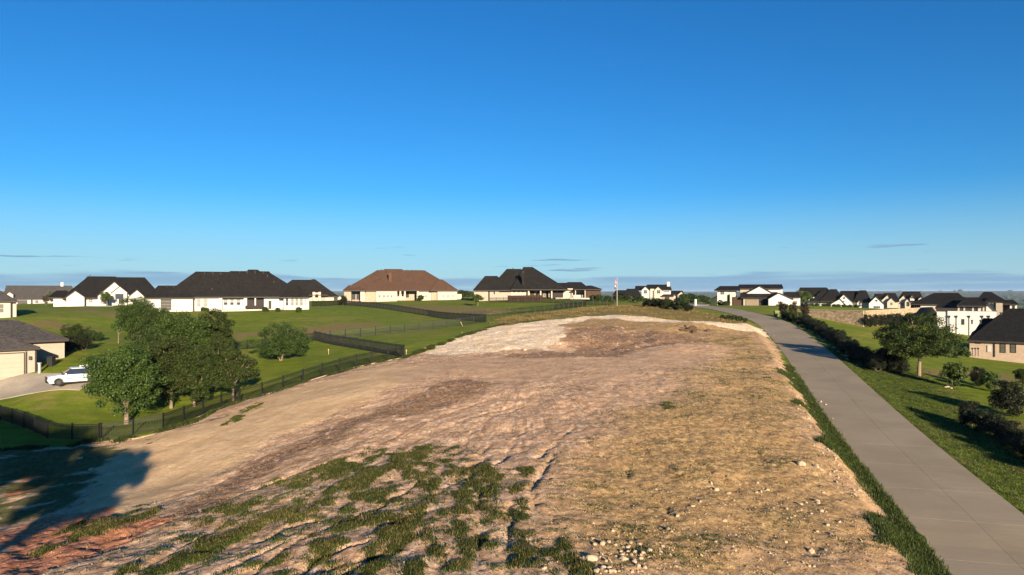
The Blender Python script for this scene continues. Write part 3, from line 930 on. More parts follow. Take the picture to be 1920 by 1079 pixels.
class House:
    def __init__(self, name, label, crop, base, Y, yaw=None, cat='house', scl=6.0):
        self.c = crop
        self.s = scl
        px, py = self.P(*base)
        self.X0 = (px - 960) / F * Y
        self.Y0 = Y
        self.zb = ZC - (py - HZ) * Y / F
        self.yaw = -math.atan((px - 960) / F) if yaw is None else math.radians(yaw)
        self.cs = math.cos(self.yaw); self.sn = math.sin(self.yaw)
        self.o = empty(name, (self.X0, self.Y0, self.zb), self.yaw, label, cat)
        self.by = base[1]

    def P(self, cx, cy):
        return self.c[0] + cx / self.s, self.c[1] + cy / self.s

    def u(self, cx, w=0.0):
        k = (self.c[0] + cx / self.s - 960) / F
        return (k * (self.Y0 + w * self.cs) - self.X0 + w * self.sn) / (self.cs - k * self.sn)

    def z(self, cy, u=0.0, w=0.0):
        Yd = self.Y0 + u * self.sn + w * self.cs
        return ZC - (self.c[1] + cy / self.s - HZ) * Yd / F - self.zb

    def wall(self, x0, x1, ytop, w0, w1, m, ybot=None, name='wall', zb=-1.2):
        u0, u1 = self.u(x0, w0), self.u(x1, w0)
        b = zb if ybot is None else self.z(ybot, (u0 + u1) / 2, w0)
        return MB().box(u0, u1, w0, w1, b, self.z(ytop, (u0 + u1) / 2, w0)).build(name, m, self.o)

    def hip(self, x0, x1, ye, w0, w1, xr0, xr1, yr, m, oh=0.5, wm=None, wb=None):
        wf = w0 - oh; wk = (w1 + oh) if wb is None else wb
        u0, u1 = self.u(x0, wf), self.u(x1, wf)
        wm = (wf + wk) / 2 if wm is None else wm
        r0, r1 = self.u(xr0, wm), self.u(xr1, wm)
        if r1 < r0 + 0.05: r1 = r0 + 0.05
        ze = self.z(ye, (u0 + u1) / 2, wf); zr = self.z(yr, (r0 + r1) / 2, wm)
        f = 0.22
        mb = MB()
        mb.add([(u0, wf, ze), (u1, wf, ze), (u1, wk, ze), (u0, wk, ze), (r0, wm, zr), (r1, wm, zr),
                (u0, wf, ze - f), (u1, wf, ze - f), (u1, wk, ze - f), (u0, wk, ze - f)],
               [(0, 1, 5, 4), (1, 2, 5), (2, 3, 4, 5), (3, 0, 4), (6, 9, 8, 7), (0, 6, 7, 1), (1, 7, 8, 2), (2, 8, 9, 3), (3, 9, 6, 0)])
        r = mb.build('roof', m, self.o)
        t = 0.035
        fb = MB()
        fb.box(u0 - t, u1 + t, wf - t, wf - 0.004, ze - f - 0.02, ze + 0.01)
        fb.box(u0 - t, u0 - 0.004, wf - 0.004, wk + t, ze - f - 0.02, ze + 0.01)
        fb.box(u1 + 0.004, u1 + t, wf - 0.004, wk + t, ze - f - 0.02, ze + 0.01)
        fb.build('fascia', FASCIA, r)
        # ridge cap shingles
        cap = MB()
        cap.bar((r0, wm, zr + 0.03), (r1, wm, zr + 0.03), 0.32, 0.07)
        cap.bar((r0, wm, zr + 0.03), (u0, wf, ze + 0.03), 0.26, 0.05)
        cap.bar((r1, wm, zr + 0.03), (u1, wf, ze + 0.03), 0.26, 0.05)
        cap.build('ridge_cap', m, r)
        return (wf, ze, wm, zr, r)

    def gable(self, x0, x1, ye, xc, yr, w0, w1, wm_, rm, oh=0.35, ybot=None, trim=FASCIA):
        wf = w0 - oh
        u0, u1, uc = self.u(x0, wf), self.u(x1, wf), self.u(xc, wf)
        ze, zr = self.z(ye, uc, wf), self.z(yr, uc, wf)
        ins = 0.28
        s0 = (zr - ze) / max(uc - u0, 0.1); s1 = (zr - ze) / max(u1 - uc, 0.1)
        b = -1.2 if ybot is None else self.z(ybot, uc, w0)
        t = 0.20
        MB().prism([(u0 + ins, b), (u1 - ins, b), (u1 - ins, ze + ins * s1 - t * 0.9), (uc, zr - t * 0.9), (u0 + ins, ze + ins * s0 - t * 0.9)], 'y', w0, w1).build('wall', wm_, self.o)
        r = MB().prism([(u0, ze - t), (uc, zr - t), (u1, ze - t), (u1, ze), (uc, zr), (u0, ze)], 'y', wf, w1).build('roof', rm, self.o)
        MB().prism([(u0 - .01, ze - t - .03), (uc, zr - t - .03), (u1 + .01, ze - t - .03), (u1 + .01, ze + .012), (uc, zr + .012), (u0 - .01, ze + .012)], 'y', wf - .04, wf - .003).build('fascia', trim, r)
        return r

    def win(self, x0, x1, y0, y1, w=0.0, nx=1, ny=2, pane=None, frame=None, name='window', t=0.07):
        u0, u1 = self.u(x0, w), self.u(x1, w)
        uc = (u0 + u1) / 2
        z1, z0 = self.z(y0, uc, w), self.z(y1, uc, w)
        fr = MB()
        a, b = w - 0.06, w + 0.02
        fr.box(u0, u0 + t, a, b, z0, z1); fr.box(u1 - t, u1, a, b, z0, z1)
        fr.box(u0 + t, u1 - t, a, b, z0, z0 + t); fr.box(u0 + t, u1 - t, a, b, z1 - t, z1)
        for i in range(1, nx):
            c = u0 + (u1 - u0) * i / nx
            fr.box(c - .03, c + .03, a + .01, b, z0 + t, z1 - t)
        for i in range(1, ny):
            c = z0 + (z1 - z0) * i / ny
            fr.box(u0 + t, u1 - t, a + .015, b, c - .03, c + .03)
        fo = fr.build(name, frame or FRAME, self.o)
        MB().box(u0 + t * .6, u1 - t * .6, w - 0.022, w + 0.01, z0 + t * .6, z1 - t * .6).build('pane', pane or GLASS, fo)
        return fo

    def blinds(self, x0, x1, y0, y1, w=0.0):
        """sash window with a pale blind over its upper half"""
        ym = (y0 + y1) / 2
        f = self.win(x0, x1, y0, y1, w, 1, 2, GLASS)
        u0, u1 = self.u(x0, w), self.u(x1, w)
        uc = (u0 + u1) / 2
        MB().box(u0 + .09, u1 - .09, w - 0.03, w - 0.024, self.z(ym, uc, w) - 0.1, self.z(y0, uc, w) - .09).build('blind', BLIND, f)
        return f

    def gdoor(self, x0, x1, y0, y1, w, m, n=4):
        u0, u1 = self.u(x0, w), self.u(x1, w)
        uc = (u0 + u1) / 2
        z1, z0 = self.z(y0, uc, w), self.z(y1, uc, w)
        fr = MB()
        fr.box(u0 - .1, u0, w - .05, w + .05, z0, z1 + .1); fr.box(u1, u1 + .1, w - .05, w + .05, z0, z1 + .1); fr.box(u0, u1, w - .05, w + .05, z1, z1 + .1)
        fo = fr.build('garage_door', FASCIA, self.o)
        h = (z1 - z0) / n
        for i in range(n):
            MB().box(u0 + .005, u1 - .005, w - .035, w + .02, z0 + i * h + .012, z0 + (i + 1) * h - .012).build('panel', m, fo)
        return fo

    def box(self, x0, x1, y0, y1, w0, w1, m, name, parent=None):
        u0, u1 = self.u(x0, w0), self.u(x1, w0)
        uc = (u0 + u1) / 2
        return MB().box(u0, u1, w0, w1, self.z(y1, uc, w0), self.z(y0, uc, w0)).build(name, m, parent or self.o)

    def on_slope(self, x, y, roof):
        wf, ze, wm, zr, _ = roof
        w = (wf + wm) / 2
        for _i in range(12):
            u = self.u(x, w)
            z = self.z(y, u, w)
            w = wf + (z - ze) / (zr - ze) * (wm - wf)
            w = min(max(w, wf), wm)
        return u, w, ze + (zr - ze) * (w - wf) / (wm - wf)

    def vents(self, pts, roof, r=0.16, h=0.38):
        for (x, y) in pts:
            u, w, z = self.on_slope(x, y, roof)
            mb = MB()
            mb.tube([(u, w, z - .25), (u, w, z + h * .7), (u, w, z + h * .72), (u, w, z + h)], [r * .6, r * .6, r, r * .9], 6)
            mb.build('vent', METAL, self.o)

    def chimney(self, x0, x1, ytop, ybot, roof, m, d=1.1, capm=None):
        xm = (x0 + x1) / 2
        u, w, z = self.on_slope(xm, ybot, roof)
        u0, u1 = self.u(x0, w), self.u(x1, w)
        zt_ = self.z(ytop, u, w)
        c = MB().box(u0, u1, w, w + d, z - .5, zt_).build('chimney', m, self.o)
        MB().box(u0 - .1, u1 + .1, w - .1, w + d + .1, zt_ + .003, zt_ + .14).build('cap', capm or FASCIA, c)


def cr(i):
    return [(0, 480), (280, 480), (560, 480), (860, 480), (1140, 480), (1340, 500), (1600, 500), (0, 560)][i - 1]


# --- long house with a near-black roof, covered patio in the middle
h = House('ranch_house', 'long white house with near-black hip roof and dark screened patio', cr(2), (900, 618), 160)
main = h.hip(130, 1785, 462, 0, 17, 528, 1345, 184, R_DARK)
h.hip(760, 1640, 462, 3, 19, 1120, 1215, 158, R_DARK)
h.hip(560, 1500, 462, 2, 18, 915, 1345, 176, R_DARK)
gl = h.hip(-25, 500, 473, -1.0, 10, 105, 335, 338, R_DARK)
br_ = h.hip(1465, 1812, 466, -1.4, 8, 1590, 1660, 335, R_DARK)
h.wall(-8, 488, 478, -1.0, 9, W_WHITE)
h.wall(500, 800, 475, 0.2, 16, W_WHITE)
h.wall(800, 1090, 470, 1.4, 15.8, W_WHITE)
h.wall(1090, 1290, 470, 4.2, 15.6, W_BROWN)
h.wall(1290, 1512, 470, 0.8, 15.9, W_WHITE)
h.wall(1512, 1796, 472, -1.2, 7, W_WHITE)
h.gdoor(133, 243, 482, 614, -1.0, GDOOR_B)
h.box(489, 502, 478, 618, -0.9, 0.1, FASCIA, 'downspout')  # dark strip standing for the shadow gap beside the garage wing
for a in (785, 1063): h.box(a, a + 36, 462, 616, -0.25, 0.35, W_WHITE, 'column')
h.box(1184, 1200, 462, 610, -0.1, 0.2, W_WHITE, 'column')
h.box(1098, 1180, 466, 606, 1.2, 1.26, W_DARK, 'screen')
h.box(1204, 1284, 466, 606, 1.2, 1.26, W_DARK, 'screen')
for a, b in ((533, 580), (605, 656)): h.win(a, b, 482, 576, 0.2, 1, 2, BLIND)
for a, b in ((835, 882), (907, 952), (980, 1026)): h.blinds(a, b, 484, 556, 1.4)
for a, b in ((1590, 1628), (1640, 1677), (1690, 1730)): h.win(a, b, 475, 562, -1.2, 1, 2, BLIND)
h.win(1532, 1566, 475, 562, -1.2, 1, 2)
h.win(1746, 1760, 478, 560, -1.2, 1, 2)
h.win(1340, 1374, 505, 598, 0.8, 1, 1, GLASS, FRAME_D, 'door')
h.box(720, 1300, 604, 626, -2.5, 4.0, CONC, 'patio_slab')
h.vents([(620, 204), (716, 204), (803, 206), (706, 384)], main)
h.vents([(1017, 190), (1103, 192), (1190, 194), (1283, 197), (1330, 234), (1402, 300), (1640, 405)], main)
h.vents([(200, 350), (272, 352)], gl)
h.box(268, 286, 545, 575, -1.2, -1.0, AC_GREY, 'meter_box')
HF = h

# --- white house with three gables and a paved forecourt
h = House('gabled_house', 'white house with three steep front gables and dark roof', cr(1), (1200, 543), 226)
main = h.hip(690, 1830, 472, 0, 20, 990, 1625, 243, R_BLACK)
h.hip(760, 1560, 472, 2, 21, 990, 1300, 234, R_BLACK)
h.hip(540, 900, 470, 2, 14, 640, 740, 392, R_BLACK)
h.wall(600, 760, 478, 2.2, 13, W_WHITE)
h.wall(930, 1120, 470, 1.0, 18, W_WHITE)
h.wall(1230, 1480, 470, 1.5, 18, W_WHITE)
h.wall(1600, 1810, 476, 0.5, 18, W_WHITE)
h.gable(735, 960, 468, 846, 390, -1.5, 8, W_WHITE, R_BLACK)
h.gable(1090, 1470, 452, 1285, 290, -0.6, 10, W_WHITE, R_BLACK)
h.gable(1248, 1440, 415, 1345, 340, -2.2, 6, W_WHITE, R_BLACK)
h.gable(1438, 1632, 462, 1540, 380, -1.6, 8, W_WHITE, R_BLACK)
h.win(1000, 1042, 475, 528, 1.0, 2, 2, BLIND)
h.win(1140, 1222, 455, 540, -0.6, 1, 1, GLASS, FRAME_D, 'entry')
for a in (1152, 1194): h.box(a, a + 10, 455, 540, -1.1, -0.8, W_WHITE, 'column')
h.win(1296, 1390, 428, 540, -2.2, 1, 1, GLASS, FRAME_D, 'entry')
h.box(1297, 1335, 487, 556, -3.2, -2.7, W_WHITE, 'gate_pillar')
h.win(1500, 1530, 470, 525, -1.6, 1, 2, BLIND)
h.vents([(1012, 222)], main, 0.2, 0.8)
HE = h

# --- grey roofed house behind it
h = House('grey_roof_house', 'low white house with grey-brown roof and white chimney, behind the three-gabled house', cr(1), (300, 545), 268)
main = h.hip(30, 860, 486, 0, 15, 72, 805, 337, R_GREY)
h.wall(150, 850, 490, 0, 14.5, W_WHITE)
h.gable(52, 158, 440, 105, 402, -0.6, 5, W_WHITE, R_GREY)
h.chimney(682, 712, 302, 345, main, W_WHITE, 1.4, W_WHITE)
h.gdoor(200, 305, 503, 544, 0, GDOOR_B)
h.win(348, 368, 492, 540, 0, 1, 1, GLASS, FRAME_D, 'door')
h.win(395, 432, 500, 532, 0, 2, 2)

# --- cream house at the edge of the picture
h = House('cream_house', 'cream house with grey hip roof, its gable end shading the lawn', cr(1), (100, 692), 128)
h.hip(-420, 196, 512, 0, 13, -240, -120, 330, R_GREY)
h.wall(-400, 122, 516, 0, 12.5, W_CREAM)
h.wall(122, 184, 516, 0.6, 12.2, W_CREAM)
h.box(117, 127, 514, 690, -.12, 0.0, FASCIA, 'downspout')
h.win(-8, 45, 540, 642, 0, 1, 2, BLIND)
h.win(-160, -100, 540, 642, 0, 1, 2, BLIND)
h.hip(-420, 60, 512, 8, 16, -240, -120, 345, R_GREY)

# --- two dark roofs behind the long house
h = House('arched_entry_house', 'white house with dark roof and arched entry behind the long black-roofed house', cr(3), (250, 505), 250)
h.hip(-330, 452, 458, 0, 18, -70, 172, 272, R_DARK)
h.hip(-80, 440, 458, 1, 15, 150, 182, 266, R_DARK)
h.wall(-320, 484, 462, 0.2, 17, W_CREAM)
for a in (157, 222): h.box(a, a + 27, 408, 505, -2.4, -1.7, W_STONE, 'column')
arch = MB()
u0, u1 = h.u(184, -2.2), h.u(222, -2.2)
za = h.z(455, 0, -2.2); pts = [(u0, za - .1)] + [(u0 + (u1 - u0) * (0.5 - 0.5 * math.cos(math.pi * k / 8)), za + .8 * math.sin(math.pi * k / 8)) for k in range(9)] + [(u1, za - .1), (u1, za + 1.3), (u0, za + 1.3)]
arch.prism(pts, 'y', -2.3, -1.8).build('arch', W_CREAM, h.o)
h.win(250, 300, 462, 502, 0.2, 2, 2, BLIND)
h.win(396, 440, 456, 502, 0.2, 1, 1, GLASS, FRAME_D)
h.hip(100, 330, 440, -2, 3, 190, 240, 360, R_DARK)

# --- brown roof
h = House('brown_roof_house', 'large buff brick house with big brown shingle roof', cr(3), (1100, 503), 220)
main = h.hip(498, 1792, 388, 0, 24, 888, 1412, 164, R_BROWN)
h.hip(700, 1600, 388, 2, 26, 968, 1155, 151, R_BROWN)
lf = h.hip(498, 760, 390, -1.2, 7, 566, 640, 334, R_BROWN)
rg = h.hip(1480, 1796, 390, -1.0, 10, 1568, 1612, 268, R_BROWN)
h.chimney(1012, 1046, 195, 292, main, R_BROWN, 1.3)
h.wall(512, 590, 392, -1.0, 20, W_PINK)
h.wall(590, 696, 392, 2.5, 20, W_PINK)
h.wall(694, 744, 385, -0.9, 1.5, W_CREAM)
h.wall(744, 872, 392, 0.6, 20, W_PINK)
h.wall(872, 1108, 392, 0.0, 20, W_CREAM)
h.wall(1108, 1330, 388, 4.0, 19.8, W_PINK)
h.wall(1330, 1352, 388, -0.2, 0.5, W_CREAM)
h.wall(1352, 1492, 390, 0.6, 19.9, W_CREAM)
h.wall(1492, 1562, 388, 0.2, 18, W_PINK)
h.wall(1562, 1782, 392, -0.8, 18, W_CREAM)
h.wall(1782, 1834, 432, 3.0, 12, W_CREAM)
for a in (1135, 1186): h.box(a, a + 18, 386, 500, -0.2, 0.3, W_CREAM, 'column')
h.box(1108, 1180, 458, 502, -0.3, -0.1, W_CREAM, 'patio_wall')
h.box(1205, 1240, 390, 470, 3.9, 4.0, W_DARK, 'screen')
for a, b in ((593, 640), (650, 690)): h.win(a, b, 400, 495, 2.5, 2, 1, GLASS, FRAME_D)
for a, b in ((895, 924), (946, 974), (989, 1016), (1030, 1056)): h.win(a, b, 440, 472, 0.0, 1, 1, BLIND)
for a, b in ((1616, 1640), (1668, 1694), (1724, 1748)): h.win(a, b, 438, 467, -0.8, 1, 1, BLIND)
for a, b in ((1290, 1312),): h.win(a, b, 440, 468, 4.0, 1, 1, BLIND)
for a, b in ((1364, 1394), (1420, 1447)): h.win(a, b, 440, 468, 0.6, 1, 1, BLIND)
h.vents([(932, 142), (1050, 163), (1100, 163), (1150, 164), (1220, 170), (1275, 172), (1320, 173), (1370, 174), (905, 268), (855, 295), (680, 320), (1230, 235), (1065, 345)], main, 0.18)
h.vents([(820, 212), (855, 215), (1600, 285)], main, 0.18)

# --- dark steep roof beside the pavilion
h = House('steep_roof_house', 'house with steep multi-peaked dark roof and tall chimney', cr(4), (700, 478), 205)
h.hip(164, 600, 387, -0.6, 12, 300, 430, 229, R_DARK)
h.hip(166, 420, 387, -0.8, 6, 236, 300, 312, R_DARK)
b2 = h.hip(330, 800, 384, 0, 20, 545, 700, 150, R_DARK)
a2 = h.hip(588, 1230, 379, -1.2, 22, 732, 826, 128, R_DARK)
d2 = h.hip(1120, 1480, 384, 2, 16, 1228, 1378, 298, R_DARK)
h.hip(1080, 1300, 372, 4, 14, 1130, 1240, 306, R_DARK)
h.chimney(712, 741, 185, 335, a2, R_DARK, 1.3)
h.wall(174, 332, 392, -0.4, 11, W_TAN)
h.wall(332, 348, 388, 1.5, 11, W_DARK)
h.wall(348, 452, 388, -0.2, 11, W_TAN)
h.wall(452, 590, 388, 0.5, 18, W_TAN)
h.wall(590, 800, 386, 0.6, 20, W_CREAM)
h.wall(800, 1042, 382, 2.4, 20, W_BROWN)
h.wall(1042, 1176, 380, 1.4, 19, W_DARK)
h.wall(1176, 1284, 368, 1.8, 15, W_CREAM)
h.win(390, 413, 398, 436, -0.2, 1, 1)
for a, b in ((610, 640), (660, 690), (705, 735)): h.win(a, b, 392, 415, 0.6, 1, 1, BLIND)
for a in (780, 916, 1040): h.box(a, a + 14, 378, 482, -0.9, -0.5, W_CREAM, 'column')
for a, b in ((850, 880), (950, 976), (1010, 1030)): h.win(a, b, 395, 462, 2.4, 1, 2, BLIND)
h.vents([(588, 160), (628, 160), (612, 140)], b2, 0.2)
h.vents([(755, 140), (800, 140)], a2, 0.2)
h.box(1090, 1180, 472, 490, -1.5, 3, CONC, 'patio_slab')

h = House('pavilion', 'open brown pavilion with dark roof beside the steep-roofed house', cr(4), (1440, 475), 203, cat='pavilion')
h.hip(1300, 1612, 376, 0, 9, 1452, 1492, 337, R_DARK)
h.wall(1432, 1600, 379, 0.4, 8.5, W_BROWN)
for a in (1310, 1418): h.box(a, a + 9, 378, 474, 0.0, 0.25, W_CREAM, 'post')
h.wall(1284, 1432, 384, 5.5, 6.0, W_CREAM)
h.box(1290, 1425, 440, 472, 2.5, 5.2, CONC, 'counter')
h.box(1292, 1400, 425, 470, 5.3, 5.45, W_DARK, 'screen')
h.box(1250, 1540, 474, 492, -2, 9, CONC, 'floor_slab')

# --- white two-storey house far along the road
h = House('two_storey_house', 'white two-storey house with dark roof and square white chimney', cr(5), (520, 512), 330)
mr = h.hip(425, 716, 382, 1, 14, 440, 690, 325, R_BLACK)
h.wall(470, 706, 384, 1.3, 13, W_WHITE)
h.gable(372, 472, 388, 422, 343, -1.5, 9, W_WHITE, R_BLACK)
h.hip(300, 480, 386, 2, 12, 312, 430, 340, R_BLACK)
h.gable(515, 616, 390, 566, 344, 0, 7, W_STONE, R_BLACK)
h.wall(476, 520, 372, 0.3, 5, W_STONE)
h.chimney(664, 696, 297, 345, mr, W_WHITE, 1.5, W_WHITE)
h.win(402, 440, 385, 426, -1.5, 2, 2)
h.win(548, 590, 386, 426, 0, 2, 2)
h.win(500, 532, 396, 480, 0.3, 2, 4)
h.win(622, 690, 396, 408, 1.3, 4, 1)
h.win(402, 440, 470, 508, -1.5, 2, 1)
h.hip(605, 742, 452, -1, 6, 640, 700, 425, R_BLACK)
h.wall(612, 740, 456, -0.4, 5, W_PINK)
h.win(640, 690, 462, 508, -0.4, 2, 1, GLASS, FRAME_D)
h.hip(700, 860, 436, 2, 13, 705, 835, 394, R_BLACK)
h.wall(705, 850, 440, 2.2, 12, W_WHITE)
h.gable(778, 868, 440, 828, 400, 0.5, 8, W_CREAM, R_BLACK)
h.gdoor(818, 856, 472, 513, 0.5, GDOOR_B)
h.hip(165, 380, 458, -3, 8, 215, 330, 372, R_BLACK)
h.wall(285, 376, 460, -2.6, 7, W_WHITE)
h.win(315, 345, 470, 490, -2.6, 2, 1)
h = House('dark_barn_house', 'low dark-roofed house beside the flagpole', cr(5), (120, 470), 345)
h.hip(50, 250, 442, 0, 9, 90, 200, 388, R_BLACK)
h.wall(60, 240, 446, 0.3, 8.6, W_DARK)

# --- modern house with taupe garage door
h = House('modern_house', 'modern white house with taupe garage door and low dark roofs', cr(6), (560, 460), 215)
h.hip(-4, 280, 268, 0, 12, 62, 270, 222, R_BLACK, oh=0.8)
h.wall(30, 232, 270, 0.3, 11, W_WHITE)
h.win(64, 110, 276, 318, 0.3, 2, 2)
h.win(150, 226, 276, 291, 0.3, 3, 1)
h.win(140, 166, 322, 412, 0.3, 1, 1, GLASS, FRAME_D, 'door')
h.wall(172, 200, 310, -0.6, 0.2, W_STONE)
h.hip(262, 768, 246, 4, 16, 278, 752, 204, R_BLACK)
h.wall(284, 762, 248, 4.4, 15, W_STUCCO)
h.wall(288, 376, 252, 4.2, 4.35, W_TAN)
h.gable(352, 660, 300, 510, 218, 2.0, 9, W_STUCCO, R_BLACK)
h.hip(296, 730, 352, -2, 9, 320, 700, 290, R_DARK)
h.wall(322, 545, 356, -1.7, 8, W_TAN)
h.gdoor(350, 497, 376, 456, -1.7, GDOOR_T)
h.gdoor(503, 543, 366, 456, -1.7, GDOOR_B)
h.wall(545, 600, 358, 0.2, 8, W_DARK)
h.wall(206, 322, 342, -1.0, 7, W_BROWN)
h.gable(596, 890, 368, 726, 294, -4.5, 8, W_STUCCO, R_DARK)
h.win(690, 828, 426, 460, -4.5, 4, 1, GLASS, FRAME_D)
h.hip(760, 965, 346, 3, 13, 790, 930, 290, R_DARK)
h.wall(880, 962, 350, 3.2, 12, W_STUCCO)
h.gdoor(890, 922, 388, 424, 3.2, GDOOR_T)

# --- white gabled house above the stone wall
h = House('hilltop_house', 'white house with round gable vents above the stone retaining wall', cr(6), (1400, 462), 285)
h.hip(900, 1420, 385, 0, 18, 962, 1255, 238, R_BLACK)
h.hip(1080, 1420, 390, -1.5, 12, 1215, 1240, 262, R_BLACK)
h.hip(1180, 1460, 390, -2.0, 12, 1300, 1368, 257, R_BLACK)
h.wall(1040, 1380, 390, 0.0, 15, W_STUCCO)
h.hip(1380, 1760, 392, 1, 16, 1420, 1690, 276, R_BLACK)
h.wall(1500, 1735, 395, 1.2, 15, W_STUCCO)
h.gable(1300, 1470, 425, 1412, 362, -3.0, 8, W_STUCCO, R_BLACK)
h.gable(1362, 1556, 400, 1456, 310, -2.4, 9, W_STUCCO, R_BLACK)
h.gable(1596, 1662, 410, 1630, 380, -0.5, 5, W_STUCCO, R_BLACK)
h.hip(1560, 1765, 400, 0.6, 12, 1632, 1700, 270, R_BLACK)
h.gable(1728, 1910, 420, 1816, 334, -3, 8, W_STUCCO, R_BLACK)
h.win(1618, 1645, 400, 455, -0.5, 1, 2)
h.win(1786, 1862, 445, 472, -3, 4, 1)
h.win(1180, 1190, 400, 445, 0, 1, 1)
for a in (1058, 1107): h.box(a, a + 13, 345, 392, -0.2, 1.0, W_STUCCO, 'chimney')
for (cx, cy, w) in ((1456, 355, -2.4), (1819, 385, -3)):
    u = h.u(cx, w); z = h.z(cy, u, w)
    MB().tube([(u, w - .08, z), (u, w + .05, z)], [0.42, 0.42], 12).build('gable_vent', FASCIA, h.o)

# --- pale gabled houses farther along
h = House('twin_gable_house', 'cream house with two overlapping front gables', cr(7), (400, 440), 360)
h.hip(300, 520, 395, 0, 14, 345, 470, 300, R_BLACK)
h.wall(320, 500, 398, 0.3, 13, W_CREAM)
h.gable(312, 425, 385, 390, 314, -1.5, 8, W_CREAM, R_BLACK)
h.gable(374, 484, 402, 430, 350, -3.5, 7, W_CREAM, R_BLACK)
h.win(415, 442, 405, 436, -3.5, 2, 2, BLIND)
h = House('dormer_house', 'cream house with round-topped dormer and dark front door', cr(7), (570, 448), 375)
h.hip(485, 800, 400, 0, 15, 560, 745, 281, R_BLACK)
h.wall(500, 640, 400, 0.3, 14, W_CREAM)
h.gable(496, 612, 392, 572, 318, -2, 8, W_CREAM, R_BLACK)
h.gable(574, 652, 405, 608, 358, -4, 6, W_CREAM, R_BLACK)
h.gable(632, 694, 362, 662, 318, -1, 5, W_WHITE, R_BLACK, ybot=385)
h.gable(724, 790, 372, 764, 338, -1, 5, W_WHITE, R_BLACK, ybot=392)
h.win(645, 680, 338, 362, -1, 2, 1)
h.win(598, 632, 398, 450, -4, 1, 1, GLASS, FRAME_D, 'door')
h.win(535, 565, 405, 440, -2, 2, 2, BLIND)
h = House('near_gable_house', 'small cream gabled house beside the round-vented white house', cr(7), (300, 440), 420)
h.hip(215, 380, 380, 0, 12, 240, 350, 308, R_BLACK)
h.wall(225, 370, 384, 0.3, 11, W_CREAM)
h.gable(300, 352, 372, 326, 344, -1, 5, W_CREAM, R_BLACK)

# --- big white house stepping down the slope
h = House('stepped_house', 'large white house stepping down the slope with dark lanterns on its wall', cr(7), (1330, 735), 150)
h.hip(925, 1290, 470, 6, 20, 1020, 1250, 345, R_BLACK)
h.hip(1165, 1500, 442, 3, 14, 1272, 1405, 350, R_DARK)
h.wall(1175, 1486, 446, 3.4, 13, W_CREAM)
for a, b in ((1200, 1240), (1262, 1336), (1360, 1392)): h.win(a, b, 455, 508, 3.4, 2 if b - a > 60 else 1, 1, GLASS, FRAME_D)
for a in (1395, 1448, 1486): h.box(a, a + 8, 446, 510, 3.25, 3.36, FASCIA, 'timber')
h.gable(1440, 1614, 500, 1510, 402, 4.5, 12, W_WHITE, R_DARK)
h.wall(1060, 1610, 506, 0, 3.3, W_STUCCO)
h.wall(940, 1060, 506, 0.3, 14, W_STUCCO)
h.box(930, 1165, 470, 506, 0.1, 15, FASCIA, 'parapet_roof')
h.win(1216, 1250, 592, 656, 0, 1, 1, GLASS, FRAME_D)
for a in (1082, 1162, 1305, 1452, 1527):
    u = h.u(a, 0); z = h.z(565, u, 0)
    lamp = MB().add([(u - .22, -.3, z + .25), (u + .22, -.3, z + .25), (u + .22, -.003, z + .25), (u - .22, -.003, z + .25), (u - .1, -.15, z - .25), (u + .1, -.15, z - .25), (u + .1, -.003, z - .25), (u - .1, -.003, z - .25)],
                    [(0, 1, 2, 3), (4, 7, 6, 5), (0, 4, 5, 1), (1, 5, 6, 2), (2, 6, 7, 3), (3, 7, 4, 0)]).build('scupper', FASCIA, h.o)
    MB().box(u - .06, u + .06, -.13, -.004, -1, z - .26).build('downspout', AC_GREY, h.o)
h = House('dark_hip_house', 'house with big dark hip roof and white end wall, partly in shade', cr(7), (830, 500), 190)
h.hip(640, 1330, 425, 0, 20, 912, 1175, 300, R_BLACK)
h.wall(755, 1300, 430, 0.3, 19, W_WHITE)
h.wall(645, 756, 432, 2.5, 18, W_DARK)  # side wall in shade, its darkness put into the colour
for a in (682, 706, 730): h.win(a, a + 13, 440, 462, 2.5, 1, 1, BLIND)

h = House('turret_house', 'dark-roofed house with tan stucco tower behind the stepped white house', cr(7), (1620, 520), 215)
h.hip(1360, 1760, 410, 0, 18, 1470, 1545, 288, R_BLACK)
h.hip(1480, 1640, 398, -2, 6, 1530, 1580, 345, R_BLACK)
h.wall(1400, 1700, 415, 0.4, 17, W_DARK)
h.wall(1516, 1584, 400, -1.8, 5, W_WHITE)
h.win(1534, 1566, 408, 436, -1.8, 2, 1)
h.wall(1604, 1680, 412, -3, 4, W_TAN)
h.hip(1660, 1860, 425, -1, 10, 1720, 1790, 378, R_BLACK)
h.wall(1762, 1842, 428, -0.8, 9, W_STUCCO)
h.win(1786, 1818, 442, 478, -0.8, 2, 1, GLASS, FRAME_D)
h.wall(1676, 1764, 430, 1.0, 9, W_DARK)

# --- buff house below the road
h = House('buff_house', 'low buff brick house with large black hip roof below the road', cr(7), (1600, 1022), 100)
main = h.hip(1285, 2420, 850, 0, 25, 1745, 2000, 478, R_BLACK)
h.hip(1300, 1760, 850, 6, 24, 1470, 1560, 586, R_BLACK)
h.wall(1308, 2400, 856, 0, 24.3, W_PINK)
for a, b in ((1650, 1715), (1765, 1832)): h.win(a, b, 856, 972, 0, 1, 2, BLIND, FRAME_D)
h.win(1975, 2040, 856, 972, 0, 1, 2, BLIND, FRAME_D)
h.box(1583, 1595, 856, 1018, -.12, -.004, FASCIA, 'downspout')
h.box(1508, 1552, 888, 962, -.1, -.004, FRAME, 'electric_panel')
h.box(1368, 1432, 858, 870, -.06, -.004, FASCIA, 'vent_grille')
for a in (1340, 1372, 1405):
    h.box(a, a + 10, 915, 930, -.12, -.004, FASCIA, 'outlet')
    h.box(a + 3, a + 7, 930, 1010, -.06, -.004, AC_GREY, 'conduit')
